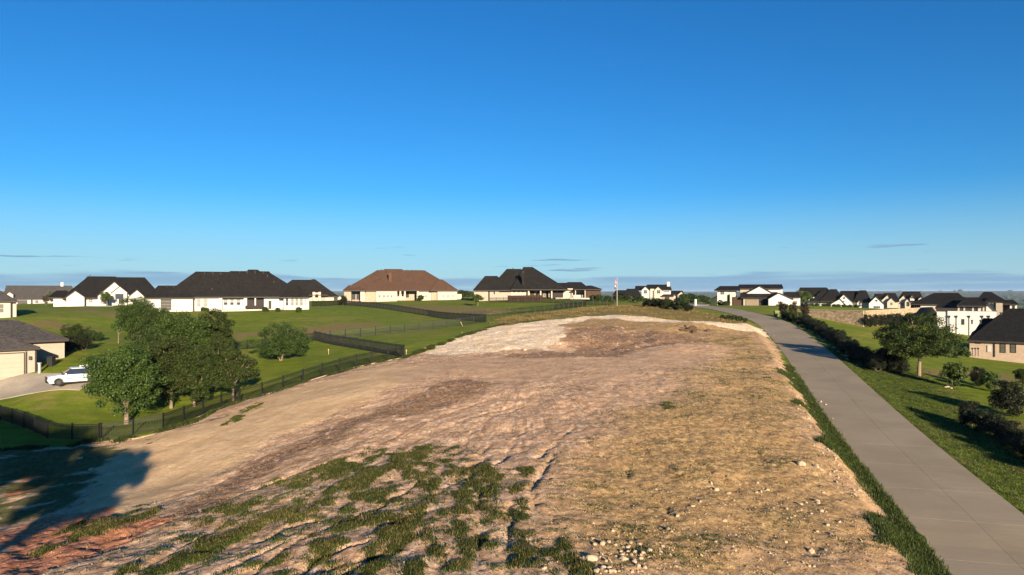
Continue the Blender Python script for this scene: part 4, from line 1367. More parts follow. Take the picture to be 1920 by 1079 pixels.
h.vents([(1335, 630), (1430, 630), (1660, 545)], main, 0.2, 0.4)

# --- house with the cream garage, close on the left
h = House('garage_house', 'tan house with cream garage door and grey-brown hip roof', cr(8), (390, 876), 80, yaw=43)
rear = h.hip(-620, 772, 487, 5.5, 20, -260, 165, 247, R_GREY)
fr_ = h.hip(-700, 448, 578, 0, 9, -420, -230, 330, R_GREY)
h.wall(-690, 392, 592, 0, 8.6, W_TAN)
h.wall(-600, 726, 500, 6.0, 19.6, W_TAN)
h.gdoor(-110, 268, 624, 888, 0, GDOOR_C, 5)
h.box(288, 304, 596, 885, -.12, -.004, FASCIA, 'downspout')
lp = h.box(326, 356, 652, 690, -.28, -.004, FASCIA, 'lamp')
h.box(333, 349, 660, 684, -.30, -.281, BLIND, 'lamp_glass', lp)
h.box(392, 412, 590, 876, 0.05, 0.25, FASCIA, 'downspout')
h.box(628, 680, 690, 772, 5.9, 5.99, GDOOR_C, 'gate_panel')
# ------------------------------------------------------------------ trees and shrubs
BARK = mat('grey_brown_bark', (0.16, 0.125, 0.09), 0.95, 0.25, 6, 0.02, 12, stretch=(1, 1, 0.25))
BARK_P = mat('pale_bark', (0.20, 0.15, 0.105), 0.95, 0.2, 6, 0.02, 12, stretch=(1, 1, 0.25))
L_OAK = leaf_mat('oak_leaves', (0.015, 0.031, 0.006), (0.036, 0.059, 0.010), (0.082, 0.102, 0.021))
L_ELM = leaf_mat('elm_leaves', (0.022, 0.046, 0.008), (0.046, 0.080, 0.013), (0.095, 0.128, 0.026))
L_DARK = leaf_mat('evergreen_leaves', (0.007, 0.010, 0.004), (0.013, 0.018, 0.006), (0.026, 0.031, 0.010), 0.12)
L_FRESH = leaf_mat('fresh_leaves', (0.038, 0.068, 0.012), (0.062, 0.095, 0.018), (0.10, 0.13, 0.03), 0.3)
L_RED = leaf_mat('reddish_leaves', (0.045, 0.03, 0.018), (0.06, 0.05, 0.022), (0.08, 0.075, 0.03), 0.2)
L_WEED = leaf_mat('weed_blades', (0.018, 0.034, 0.006), (0.038, 0.060, 0.010), (0.10, 0.105, 0.025), 0.2)
L_DRY = leaf_mat('dry_grass_blades', (0.17, 0.12, 0.04), (0.26, 0.19, 0.07), (0.13, 0.14, 0.035), 0.2)


def leaf_quads(C, nrm, size, asp=0.55, r=None):
    """one rhombic leaf per centre"""
    r = r or rng
    n = len(C)
    nrm = nrm / (np.linalg.norm(nrm, axis=1, keepdims=True) + 1e-9)
    t = r.normal(size=(n, 3))
    t -= nrm * (t * nrm).sum(1, keepdims=True)
    t /= np.linalg.norm(t, axis=1, keepdims=True) + 1e-9
    b = np.cross(nrm, t)
    s = (size * r.uniform(0.6, 1.35, n))[:, None]
    V = np.stack([C - t * s, C + b * s * asp, C + t * s, C - b * s * asp], 1).reshape(-1, 3)
    Fc = np.arange(4 * n).reshape(n, 4)
    return V, Fc


def crown(seed, rad, cz, clumps, per, leaf, cr_, flat_bottom=0.0, lump=0.35, shell=0.5):
    r = np.random.default_rng(seed)
    # the crown is a bunch of overlapping boughs of different size, so its outline is uneven
    nl = 5 + int(clumps / 14)
    ld = r.normal(size=(nl, 3)); ld /= np.linalg.norm(ld, axis=1, keepdims=True)
    lr = r.uniform(0.30, 0.55, nl) * (1 + lump * r.uniform(-0.5, 0.5, nl))
    lc = ld * ((1.02 - lr) * r.uniform(0.75, 1.08, nl))[:, None]
    pk = r.choice(nl, clumps, p=lr ** 2 / (lr ** 2).sum())
    d = r.normal(size=(clumps, 3))
    d /= np.linalg.norm(d, axis=1, keepdims=True)
    q = shell + (1 - shell) * r.uniform(0, 1, clumps) ** 0.5
    c = (lc[pk] + d * (lr[pk] * q)[:, None]) * np.array(rad)
    if flat_bottom:
        c[:, 2] = np.where(c[:, 2] < -rad[2] * (1 - flat_bottom), -rad[2] * (1 - flat_bottom) + r.uniform(-.15, .15, clumps) * rad[2], c[:, 2])
    k = np.repeat(np.arange(clumps), per)
    sz = r.uniform(0.65, 1.3, clumps)[k][:, None]
    off = r.normal(size=(len(k), 3))
    off /= (np.linalg.norm(off, axis=1, keepdims=True) + 1e-9)
    off *= (r.uniform(0, 1, len(k)) ** 0.45)[:, None] * cr_ * sz * np.array([1, 1, 0.7])
    P = c[k] + off
    nrm = off * 0.9 / cr_ + r.normal(size=P.shape) * 0.55 + np.array([0, 0, 0.35])
    P[:, 2] += cz
    return leaf_quads(P, nrm, leaf, 0.6, r), c + np.array([0, 0, cz])


def tree_proto(seed, H, rad, trunk_h, r0, clumps, per, leaf, cr_, bark, lm, flat=0.3, lump=0.4, limbs=7, lean=0.0, stems=1, shell=0.5):
    (V, Fc), cl = crown(seed, rad, H - rad[2], clumps, per, leaf, cr_, flat, lump, shell)
    cm = mesh_np('crown', V, Fc)
    cm.materials.append(lm)
    r = random.Random(seed)
    mb = MB()
    for s in range(stems):
        a = 2 * math.pi * s / max(stems, 1) + 0.4
        sp = 0.0 if stems == 1 else 0.12
        bx, by = sp * math.cos(a), sp * math.sin(a)
        tx, ty = lean + (0.5 * math.cos(a) if stems > 1 else 0), (0.5 * math.sin(a) if stems > 1 else 0)
        top = Vector((bx + tx, by + ty, trunk_h))
        rr = r0 / (1 if stems == 1 else 1.5)
        mb.tube([(bx, by, -0.5), (bx, by, 0.05), (bx + tx * .25, by + ty * .3, trunk_h * .4), top], [rr * 1.5, rr * 1.2, rr, rr * .8], 8)
        pick = sorted(range(len(cl)), key=lambda i: r.random())[:max(3, limbs // stems)]
        for i in pick:
            e = Vector(cl[i])
            mid = top.lerp(e, 0.5) + Vector((r.uniform(-.2, .2), r.uniform(-.2, .2), r.uniform(0.05, .35)))
            mb.tube([top - Vector((0, 0, .15)), mid, e], [rr * .62, rr * .38, rr * .10], 5)
            for q in range(2):
                j = min(range(len(cl)), key=lambda j: (Vector(cl[j]) - e).length + (99 if j == i else 0) + r.random() * 2)
                mb.tube([mid, Vector(cl[j])], [rr * .28, rr * .07], 4)
    tm = mesh_np('trunk', np.array(mb.v), mb.f, True)
    tm.materials.append(bark)
    return (tm, cm)


def plant(proto, name, label, cat, loc, scale=1.0, rz=None, group=None, sz=None, part=('trunk', 'crown')):
    o = empty(name, (loc[0], loc[1], zat(loc[0], loc[1])), random.uniform(0, 6.28) if rz is None else rz, label, cat, group)
    o.scale = (scale, scale, scale * (sz or 1.0))
    for nm_, me in zip(part, proto):
        link(bpy.data.objects.new(nm_, me), o)
    return o


def at(px, py, Y):
    p = P3(px, py, Y)
    return p[0], p[1]


T_OAKA = tree_proto(1, 7.4, (3.1, 3.1, 3.5), 1.4, 0.17, 170, 240, 0.078, 0.72, BARK_P, L_ELM, 0.08, 0.45)
T_OAKB = tree_proto(2, 6.9, (2.75, 2.65, 3.2), 1.6, 0.14, 150, 220, 0.072, 0.62, BARK_P, L_OAK, 0.10, 0.5)
T_OAKC = tree_proto(3, 5.9, (2.3, 2.3, 2.5), 1.6, 0.13, 120, 220, 0.068, 0.55, BARK_P, L_OAK, 0.12, 0.4)
T_MESQ = tree_proto(4, 5.3, (4.2, 3.9, 2.6), 0.8, 0.14, 190, 200, 0.07, 0.62, BARK_P, L_OAK, 0.25, 0.35, 9, 0, 3)
T_BIG = tree_proto(5, 7.2, (5.2, 4.8, 2.85), 2.3, 0.20, 220, 220, 0.075, 0.72, BARK_P, L_OAK, 0.45, 0.5, 10, 0.25)
T_SLIM = tree_proto(6, 5.0, (0.95, 0.95, 1.9), 1.2, 0.07, 40, 90, 0.12, 0.45, BARK, L_ELM, 0.1, 0.5, 4)
T_YOUNG = tree_proto(7, 3.4, (1.3, 1.3, 1.25), 1.1, 0.06, 45, 80, 0.11, 0.45, BARK_P, L_FRESH, 0.3, 0.4, 5)
S_HEDGE = tree_proto(11, 2.7, (1.35, 1.3, 1.4), 0.4, 0.06, 90, 110, 0.06, 0.40, BARK, L_DARK, 0.0, 0.35, 5, 0, 2, 0.55)
S_HEDGE2 = tree_proto(12, 2.4, (1.45, 1.35, 1.25), 0.4, 0.06, 90, 110, 0.06, 0.40, BARK, L_DARK, 0.0, 0.45, 5, 0, 2, 0.55)
S_BUSH = tree_proto(13, 1.3, (0.85, 0.8, 0.62), 0.25, 0.04, 40, 70, 0.075, 0.33, BARK, L_OAK, 0.0, 0.4, 4, 0, 2)
S_FRESH = tree_proto(14, 2.9, (1.35, 1.3, 1.45), 0.5, 0.05, 60, 80, 0.10, 0.45, BARK, L_FRESH, 0.05, 0.45, 5, 0, 2, 0.35)
S_RED = tree_proto(15, 3.0, (0.75, 0.7, 1.2), 0.7, 0.05, 30, 80, 0.09, 0.4, BARK, L_RED, 0.0, 0.4, 4)

GT = 'trees on the lawn behind the iron fence'
plant(T_OAKA, 'elm_tree', 'broad fresh-green tree standing nearest the white patrol car', 'tree', at(237, 792, 63), 1.12, 1.0, GT)
plant(T_OAKB, 'oak_tree', 'tall tree filling the middle of the lawn clump, pale leaning trunk', 'tree', at(321, 764, 70), 1.1, 2.0, GT)
plant(T_OAKB, 'oak_tree', 'round tree with straight pale trunk in the lawn clump', 'tree', at(364, 760, 70.5), 0.93, 4.1, GT)
plant(T_OAKC, 'oak_tree', 'small round tree close to the black iron fence, at the end of the clump', 'tree', at(437, 755, 71.5), 1.0, 0.3, GT)
plant(T_OAKA, 'oak_tree', 'wide dark tree at the back of the lawn clump', 'tree', at(345, 700, 84), 1.1, 3.3, GT)
plant(T_OAKB, 'oak_tree', 'dark tree behind the clump, crown over the fence run', 'tree', at(398, 690, 88), 1.1, 5.3, GT)
plant(T_OAKB, 'oak_tree', 'upright tree in front of the three-gabled house', 'tree', at(262, 646, 98), 1.08, 0.9, GT)
plant(T_OAKB, 'oak_tree', 'leafy tree between the upright tree and the clump', 'tree', at(300, 668, 92), 0.95, 2.9, GT)
plant(T_OAKC, 'oak_tree', 'bushy tree hidden in the middle of the lawn clump', 'tree', at(300, 740, 74), 1.1, 2.2, GT)
plant(T_OAKC, 'oak_tree', 'bushy tree filling the gap behind the small round tree', 'tree', at(405, 730, 77), 1.1, 4.2, GT)
plant(T_OAKC, 'oak_tree', 'dense low tree between the two pale trunks of the clump', 'tree', at(342, 745, 75), 1.1, 1.2, GT)
plant(T_OAKB, 'oak_tree', 'dense dark tree behind the elm in the lawn clump', 'tree', at(268, 735, 76), 0.95, 5.0, GT)
plant(T_SLIM, 'slim_tree', 'thin narrow tree beside the upright tree', 'tree', at(222, 643, 101), 1.05, 0.0)
plant(T_MESQ, 'mesquite_tree', 'lone spreading tree with low twisted trunks on the lawn', 'tree', at(527, 677, 92), 1.0, 0.8)
plant(T_MESQ, 'spreading_bush_tree', 'low dark spreading tree in the swale behind the tan garage house', 'tree', at(140, 641, 106), 0.62, 1.9, None, 0.8)
plant(T_MESQ, 'spreading_bush_tree', 'flat dark bush in the swale beside the low spreading tree', 'bush', at(172, 640, 104), 0.42, 0.4, None, 0.8)
plant(S_HEDGE2, 'dark_shrub', 'dark shrub standing in for shaded clutter beyond the tan garage house', 'shrub', at(133, 672, 92), 1.0)  # these two dark shrubs replace shaded objects beyond the garage
plant(S_HEDGE, 'dark_shrub', 'second dark shrub standing in for shaded clutter, nearer the trees', 'shrub', at(158, 668, 93), 0.9)
plant(T_YOUNG, 'young_tree', 'young round tree on the lawn before the steep-roofed house', 'tree', at(896, 574, 180), 1.1, 0.5, None, 0.95)
plant(T_BIG, 'live_oak', 'large spreading oak below the road before the buff house', 'tree', at(1723, 706, 78), 1.0, 0.6)
plant(S_FRESH, 'green_shrub', 'tall bright green shrub beside the large oak', 'shrub', at(1790, 722, 72), 1.0, 0.2)
plant(S_FRESH, 'green_shrub', 'bright green shrub with a darker one touching it', 'shrub', at(1857, 722, 71), 0.75, 1.2)
plant(S_HEDGE, 'dark_shrub', 'dark shrub touching a bright green one below the buff house', 'shrub', at(1838, 714, 74), 0.8, 2.2)
plant(S_HEDGE, 'dark_shrub', 'big dark rounded shrub above the lower hedge', 'shrub', at(1886, 772, 60), 1.2, 3.2)
plant(S_FRESH, 'green_shrub', 'green shrub at the lower end of the mulch strip', 'shrub', at(1918, 705, 76), 0.7, 3.2)
for i, (px, py, Y) in enumerate([(1822, 795, 55.5), (1843, 806, 53.5), (1862, 815, 52), (1880, 826, 50.5), (1900, 838, 49), (1920, 850, 47.5), (1938, 862, 46), (1960, 880, 44)]):
    plant((S_HEDGE, S_HEDGE2)[i % 2], 'hedge_shrub', 'dark evergreen shrub in the short hedge below the road', 'shrub', at(px, py, Y), 0.72 + 0.12 * random.random(), None, 'shrubs of the lower hedge')

# hedge along the far side of the road
k = 0
for Y in np.arange(79, 137, 1.45):
    i = int(np.searchsorted(ROAD[:, 1], Y))
    x = ROAD[i, 0] + hw + 2.9 + 0.35 * math.sin(Y) + (0.6 if Y < 84 else 0)
    sc = 0.70 + 0.2 * random.random() if Y < 128 else 0.6 + 0.2 * random.random()
    plant((S_HEDGE, S_HEDGE2)[k % 2], 'hedge_shrub', 'dark evergreen shrub in the long hedge along the road', 'shrub', (x + random.uniform(-.25, .25), Y), sc, None, 'shrubs of the long roadside hedge')
    k += 1
plant(S_HEDGE2, 'hedge_shrub', 'thick dark shrub ending the long roadside hedge', 'shrub', at(1668, 697, 80), 1.25)
plant(S_HEDGE, 'hedge_shrub', 'drooping dark shrub beside the end of the long hedge', 'shrub', at(1684, 701, 78.5), 0.85)
for i, (px, Y, s) in enumerate([(1468, 139, 1.15), (1488, 137, 1.2), (1509, 136, 1.25)]):
    x = (px - 960) / F * Y
    plant(S_RED, 'young_tree', ['first reddish young tree where the roadside hedge begins', 'middle one of three reddish young trees at the hedge head', 'reddish young tree nearest the stone retaining wall'][i], 'tree', (x, Y), s)
plant(S_FRESH, 'green_shrub', 'yellow-green shrub among the reddish young trees', 'shrub', ((1494 - 960) / F * 126, 126), 0.85)

for i in range(15):  # dark shrubs added where the wall end lies in cast shadow
    px = 1626 + i * 9.2
    Y = 150 + i * 1.6
    plant((S_HEDGE, S_HEDGE2)[i % 2], 'shade_fill_shrub', 'tall dark shrub added to stand for shade along the stone wall end', 'shrub', ((px - 960) / F * (Y - 10), Y - 10), 0.95 + 0.15 * random.random(), None, 'shrubs added for shade along the stone wall')
# bushes at the crest of the lot
for i, (px, Y, s) in enumerate([(1212, 148, 1.2), (1222, 146, 1.35), (1234, 145, 1.3), (1246, 143, 1.4), (1258, 142, 1.3), (1268, 140, 1.25), (1279, 138, 1.3), (1289, 137, 1.2)]):
    plant((S_BUSH, S_HEDGE2)[i % 2], 'crest_bush', 'dark wild bush in the thicket at the head of the dirt lot', 'bush', ((px - 960) / F * Y, Y), s * (1.25 if i % 2 == 0 else 0.68), None, 'bushes of the thicket above the dirt lot')
for i, (px, Y, s) in enumerate([(1112, 190, 1.4), (1124, 189, 1.5), (1137, 190, 1.3), (1163, 186, 1.6), (1174, 188, 1.5), (1190, 190, 1.4), (1199, 185, 1.5)]):
    plant(S_BUSH, 'garden_bush', 'green bush in the row beside the pavilion and flagpole', 'bush', ((px - 960) / F * Y, Y), s, None, 'bushes beside the flagpole')
for i, (px, Y, s) in enumerate([(1356, 126, .6), (1366, 125, .7), (1377, 124, .8), (1388, 123, .75), (1398, 122, .6)]):
    plant(S_BUSH, 'weed_clump', 'dark weed clump on the bank beside the road bend', 'weeds', ((px - 960) / F * Y, Y), s, None, 'weed clumps by the road bend')
for (px, Y, s, lb) in [(498, 157, .9, 'small bush beside the dark shadow-gap strip of the long house'), (380, 157, .8, 'small bush below the sash windows of the long house'), (387, 157, .7, 'low bush next to the small bush under the sash windows'), (501, 156, .75, 'small round bush left of the patio end'),
                       (522, 156, .8, 'upright little bush on the lawn by the long house'), (560, 155, 1.0, 'brownish bush below the corner windows of the long house')]:
    plant(S_BUSH, 'house_bush', lb, 'bush', ((px - 960) / F * Y, Y), s)
plant(T_YOUNG, 'garden_tree', 'small green tree before the grey-roofed house', 'tree', at(105, 568, 240), 1.6, 0.5)
plant(S_RED, 'garden_bush', 'reddish bush beside the small green garden tree', 'bush', at(86, 573, 236), 1.3)
plant(S_BUSH, 'garden_bush', 'grey-green bush below the end gable of the white house', 'bush', at(138, 571, 222), 2.3)
plant(S_BUSH, 'garden_bush', 'small dark bush on the white house lawn', 'bush', at(115, 570, 224), 1.4)
plant(T_YOUNG, 'garden_tree', 'thin pale tree before the main gable of the white house', 'tree', at(201, 574, 220), 1.5, 0.5)
plant(S_HEDGE, 'garden_bush', 'dark bush at the corner of the brown-roofed house lawn', 'bush', at(642, 578, 196), 1.1)
plant(S_BUSH, 'garden_bush', 'dark bush against the brown-roofed house', 'bush', at(789, 563, 217), 1.5)
plant(T_YOUNG, 'garden_tree', 'green tree before the hilltop white house', 'tree', at(1507, 578, 270), 2.2, 0.5)
for i in range(9):
    px = 1522 + i * 10 + random.uniform(-2, 2)
    plant(S_BUSH, 'terrace_bush', 'little round bush in the row above the stone wall', 'bush', ((px - 960) / F * 262, 262), 1.5, None, 'bushes along the stone wall terrace')
plant(S_BUSH, 'garden_bush', 'yellow-green bush by the modern house door', 'bush', at(1362, 586, 205), 1.6)
plant(S_HEDGE, 'garden_bush', 'dark bush below the windows of the modern house', 'bush', at(1352, 582, 208), 0.9)
for i, (px, Y, s) in enumerate([(1284, 300, 3.2), (1292, 320, 3.6), (1300, 310, 3.0), (1312, 330, 3.3), (1324, 300, 2.6), (1278, 330, 3.0)]):
    plant(S_BUSH, 'far_tree', 'dark tree in the gap between the two-storey and modern houses', 'tree', ((px - 960) / F * Y, Y), s, None, 'trees in the gap between the white houses')
for i, (px, Y, s) in enumerate([(872, 240, 2.2), (868, 260, 2.5), (881, 250, 2.0)]):
    plant(S_BUSH, 'far_tree', 'dark tree in the gap beside the brown-roofed house', 'tree', ((px - 960) / F * Y, Y), s, None, 'trees beside the brown-roofed house')
plant(S_BUSH, 'house_bush', 'dark bush at the shaded corner of the buff house', 'bush', at(1800, 668, 99), 1.4)

# unseen trees, added and shaped to cast shade on the hollow of the lot
T_SHADE = tree_proto(21, 14.0, (4.6, 4.4, 2.3), 9.0, 0.34, 120, 55, 0.24, 0.75, BARK, L_OAK, 0.3, 0.6, 26)
for (x, y, s, lb) in [(-9.0, -12.0, 1.0, 'unseen high-crowned tree added to shade the foot of the lot'), (-17.5, -5.5, 1.0, 'second unseen tall tree added to shade the foot of the lot'), (-26, 0.5, 1.05, 'outer unseen tall tree added to shade the low fence corner')]:
    plant(T_SHADE, 'unseen_shade_tree', lb, 'tree', (x, y), s)
plant(S_HEDGE, 'unseen_shadow_shrub', 'unseen narrow shrub added to cast a shadow on the stony slope', 'shrub', (11.2, 19.2), 0.62, 1.0, None, 1.3)  # out of view, added only for its small shadow on the slope


# ------------------------------------------------------------------ grass and weeds as real blades
def tufts(name, mask, count, hmin, hmax, spread, lm, blades=5, box=(-45, 45, 20, 75), seed=1, power=1.0, width=0.022, hs=None):
    r = np.random.default_rng(seed)
    out = []
    tot = 0
    tries = 0
    while tot < count and tries < 60:
        tries += 1
        # nearer ground gets more blades, as far as they can be told apart
        y = box[2] + (box[3] - box[2]) * r.uniform(0, 1, 60000) ** power
        x = r.uniform(box[0], box[1], 60000)
        ok = (np.abs(x) < 0.8 * y + 2) & (r.uniform(0, 1, 60000) < samp(mask, x, y))
        out.append(np.c_[x[ok], y[ok]])
        tot += ok.sum()
    if not out or tot == 0: return
    xy = np.vstack(out)[:count]
    n = len(xy)
    k = np.repeat(np.arange(n), blades)
    base = xy[k] + r.normal(size=(len(k), 2)) * spread
    zb = zt(base[:, 0], base[:, 1])
    hh = r.uniform(hmin, hmax, n)[k] * r.uniform(0.6, 1.2, len(k))
    a = r.uniform(0, 2 * math.pi, len(k))
    ln = r.uniform(0.2, 0.8, len(k)) * hh
    w = width * (1 + hh)
    dx, dy = np.cos(a), np.sin(a)
    p0 = np.c_[base[:, 0] - dy * w, base[:, 1] + dx * w, zb - 0.02]
    p1 = np.c_[base[:, 0] + dy * w, base[:, 1] - dx * w, zb - 0.02]
    p2 = np.c_[base[:, 0] + dx * ln, base[:, 1] + dy * ln, zb + hh]
    V = np.stack([p0, p1, p2], 1).reshape(-1, 3)
    me = mesh_np(name, V, np.arange(len(V)).reshape(-1, 3))
    me.materials.append(lm)
    o = link(bpy.data.objects.new(name, me))
    return o


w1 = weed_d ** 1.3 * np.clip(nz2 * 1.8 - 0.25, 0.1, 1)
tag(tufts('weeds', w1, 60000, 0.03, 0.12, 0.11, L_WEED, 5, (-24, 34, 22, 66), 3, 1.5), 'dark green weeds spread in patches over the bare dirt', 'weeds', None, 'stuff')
tag(tufts('verge_grass', verge_l * (VY < 80) * (road_d > hw - 0.02), 20000, 0.08, 0.26, 0.10, L_WEED, 5, (10, 45, 22, 80), 4, 1.6), 'dark grass strip between the stony slope and the road', 'grass', None, 'stuff')
tag(tufts('dry_stems', weed_d ** 0.7 * np.clip(nz1 * 2 - 0.6, 0, 1), 7000, 0.05, 0.20, 0.14, L_DRY, 3, (-24, 34, 22, 66), 23, 1.5, 0.014), 'dry stems standing among the green weeds', 'weeds', None, 'stuff')
tag(tufts('seedlings', scat * lot * np.clip((nz2 - 0.42) * 3, 0, 1), 6000, 0.03, 0.10, 0.06, L_WEED, 4, (-24, 34, 22, 50), 24, 1.3), 'tiny seedlings dotted between the weed patches', 'weeds', None, 'stuff')
sparse = lot * (1 - track) * np.clip(gold * 0.9 + 0.12, 0, 1) * np.clip((fbm(VX / 3.1, VY / 1.4, 91, 4) - 0.40) * 3.2, 0.02, 1)
tag(tufts('sparse_grass', sparse, 4500, 0.03, 0.09, 0.09, L_DRY, 4, (-20, 40, 22, 100), 5, 1.3), 'thin dry grass scattered over the stony slope', 'grass', None, 'stuff')
tag(tufts('sparse_weeds', sparse * np.clip((nz1 - 0.45) * 5, 0, 1), 6000, 0.03, 0.10, 0.12, L_WEED, 4, (-20, 40, 22, 100), 15, 1.3), 'scattered small green sprouts on the stony slope', 'weeds', None, 'stuff')
crest = drygrass * (VY > 95) * (np.abs(VX) < 60)
tag(tufts('crest_grass', crest * np.clip((fbm(VX / 3, VY / 3, 97, 3) - 0.42) * 5, 0, 1), 4500, 0.10, 0.35, 0.3, L_DRY, 4, (-6, 55, 100, 170), 6, 1.0, 0.04), 'tall dry grass along the head of the dirt lot', 'grass', None, 'stuff')
vr = np.where(~left_side, sstep(0.05, 0.3, road_d - hw) * sstep(14, 8, road_d), 0)
tag(tufts('lawn_grass', vr, 26000, 0.04, 0.13, 0.10, L_WEED, 4, (20, 70, 30, 95), 7, 1.2), 'mown grass blades beside the road', 'grass', None, 'stuff')
edge = np.clip(1 - np.abs(lot - 0.45) * 3, 0, 1) * (VX < 8) * (VY < 140) * np.clip((nz1 - 0.4) * 4, 0, 1)
tag(tufts('edge_weeds', edge, 9000, 0.08, 0.3, 0.15, L_WEED, 5, (-45, 8, 45, 140), 8, 1.0, 0.03), 'weeds along the edge of the dirt lot', 'weeds', None, 'stuff')

# far woodland on the plain
def woodland():
    r = np.random.default_rng(17)
    n = 4200
    Y = 420 * (9000 / 420) ** r.uniform(0, 1, n)
    X = Y * r.uniform(-0.85, 0.85, n)
    den = fbm(X / 260, Y / 260, 77, 3)
    ok = den > 0.48
    X, Y = X[ok], Y[ok]
    bm = bmesh.new(); bmesh.ops.create_icosphere(bm, subdivisions=1, radius=1.0)
    bv = np.array([v.co[:] for v in bm.verts]); bf = np.array([[v.index for v in f.verts] for f in bm.faces]); bm.free()
    s = r.uniform(2.5, 5.5, len(X)) * (1 + Y / 2500)
    j = 1 + r.uniform(-.3, .3, (len(X), len(bv), 1))
    V = bv[None] * j * np.stack([s * 1.5, s * 1.5, s * .8], -1)[:, None, :] + np.stack([X, Y, zt(X, Y) + s * .3], -1)[:, None, :]
    Fc = (bf[None] + (np.arange(len(X)) * len(bv))[:, None, None]).reshape(-1, 3)
    me = mesh_np('woodland', V.reshape(-1, 3), Fc)
    me.materials.append(mat('far_woodland_foliage', (0.028, 0.045, 0.017), 0.95, 0.4, 0.05))
    tag(link(bpy.data.objects.new('woodland', me)), 'far-off dark woodland spread over the plain', 'woodland', None, 'stuff')


woodland()
# ------------------------------------------------------------------ fences
IRON = mat('black_iron', (0.012, 0.012, 0.013), 0.45, 0.2, 5, metal=0.3)
WOODF = mat('brown_fence_board', (0.040, 0.021, 0.014), 0.85, 0.25, 4, 0.004, 20, stretch=(5, 5, 0.5))
STAKE = mat('pale_wood', (0.45, 0.34, 0.20), 0.85, 0.15, 4)
ROCK = mat('limestone', (0.42, 0.325, 0.22), 0.92, 0.22, 3, 0.03, 9)
CLOD = mat('dark_earth_clod', (0.085, 0.055, 0.035), 0.95, 0.3, 4, 0.03, 8)


def fence(label, pts, h=1.25, bay=2.4, picket=0.115, group=None, sink=0.0):
    P = [np.array(at(*p)) for p in pts]
    seg = np.r_[0, np.cumsum([np.hypot(*(b - a)) for a, b in zip(P[:-1], P[1:])])]
    L = seg[-1]
    n = max(1, int(round(L / bay)))
    s = np.linspace(0, L, n + 1)
    X = np.interp(s, seg, [p[0] for p in P]); Y = np.interp(s, seg, [p[1] for p in P])
    Z = zt(X, Y) - sink
    o = empty('iron_fence', (X[0], Y[0], Z[0]), 0, label, 'fence', group)
    for i in range(n + 1):
        x, y, z = X[i] - X[0], Y[i] - Y[0], Z[i] - Z[0]
        mb = MB().box(x - .05, x + .05, y - .05, y + .05, z - .4, z + h + .08)
        mb.add([(x - .07, y - .07, z + h + .083), (x + .07, y - .07, z + h + .083), (x + .07, y + .07, z + h + .083), (x - .07, y + .07, z + h + .083), (x, y, z + h + .14)], [(0, 3, 2, 1), (0, 1, 4), (1, 2, 4), (2, 3, 4), (3, 0, 4)])
        mb.build('post', IRON, o)
    for i in range(n):
        a = np.array([X[i] - X[0], Y[i] - Y[0], Z[i] - Z[0]]); b = np.array([X[i + 1] - X[0], Y[i + 1] - Y[0], Z[i + 1] - Z[0]])
        mb = MB()
        for t in (0.10, h - 0.18, h - 0.02):
            mb.bar(a + [0, 0, t], b + [0, 0, t], 0.045, 0.05)
        m = max(2, int(np.hypot(*(b - a)[:2]) / picket))
        d = (b - a) / np.hypot(*(b - a)[:2])
        q = np.array([-d[1], d[0], 0]) * 0.013
        e = np.array([d[0], d[1], 0]) * 0.013
        for k_ in range(1, m):
            c = a + (b - a) * k_ / m
            lo = c + [0, 0, 0.05]; hi = c + [0, 0, h]
            mb.add([lo - q - e, lo - q + e, lo + q + e, lo + q - e, hi - q - e, hi - q + e, hi + q + e, hi + q - e], [(0, 1, 5, 4), (1, 2, 6, 5), (2, 3, 7, 6), (3, 0, 4, 7)])
        mb.build('panel', IRON, o)
    return o


fence('black iron fence along the low edge of the dirt lot below the lawn trees', [(190, 824, 57.2), (300, 810, 58.8), (440, 757, 67.6), (600, 707, 74.8), (700, 680, 80.8), (758, 670, 84)], 1.3)
fence('black iron fence running back across the lawn from the lot corner', [(758, 670, 84.1), (590, 638, 110)], 1.5)
fence('black iron fence between the two lawns, above the grassy strip', [(590, 638, 110.1), (700, 627, 112), (866, 610, 117), (912, 604, 119)], 1.3)
fence('black iron fence climbing away towards the brown-roofed house', [(912, 604, 119.2), (800, 593, 150), (640, 573, 200)], 1.35)
fence('low black iron fence along the dry grass towards the pavilion', [(868, 597, 141), (960, 588, 145), (1040, 581, 151), (1100, 574, 165)], 1.2)
fence('black iron fence before the steep-roofed house', [(917, 566, 195), (1015, 568, 187), (1080, 571, 178), (1152, 572, 168)], 1.35)
fence('black iron fence behind the lone spreading tree', [(400, 656, 97), (480, 651, 101), (588, 639, 109.8)], 1.25)
fence('black iron fence at the shaded corner of the lawn', [(-40, 778, 66), (40, 803, 61), (92, 822, 57.6), (186, 825, 57.1)], 1.3)
fence('far black iron fence beside the corner windows of the long house', [(640, 573, 200.3), (585, 573, 185)], 1.3)


def board_fence():
    pts = [at(952, 563, 196), at(1017, 563, 193)]
    n = 13
    o = empty('board_fence', (pts[0][0], pts[0][1], zat(*pts[0])), 0, 'brown wooden privacy fence before the steep-roofed house', 'fence')
    for i in range(n):
        t0, t1 = i / n, (i + 1) / n
        a = [pts[0][j] + (pts[1][j] - pts[0][j]) * t0 - pts[0][j] for j in (0, 1)]; b = [pts[0][j] + (pts[1][j] - pts[0][j]) * t1 - pts[0][j] for j in (0, 1)]
        z = zat(pts[0][0] + a[0], pts[0][1] + a[1]) - zat(*pts[0])
        MB().box(a[0] + .03, b[0] - .03, a[1] - .03, a[1] + .03, z - .3, z + 1.75).build('panel', WOODF, o)
        MB().box(a[0] - .045, a[0] + .029, a[1] - .05, a[1] + .05, z - .3, z + 1.85).build('post', WOODF, o)


board_fence()


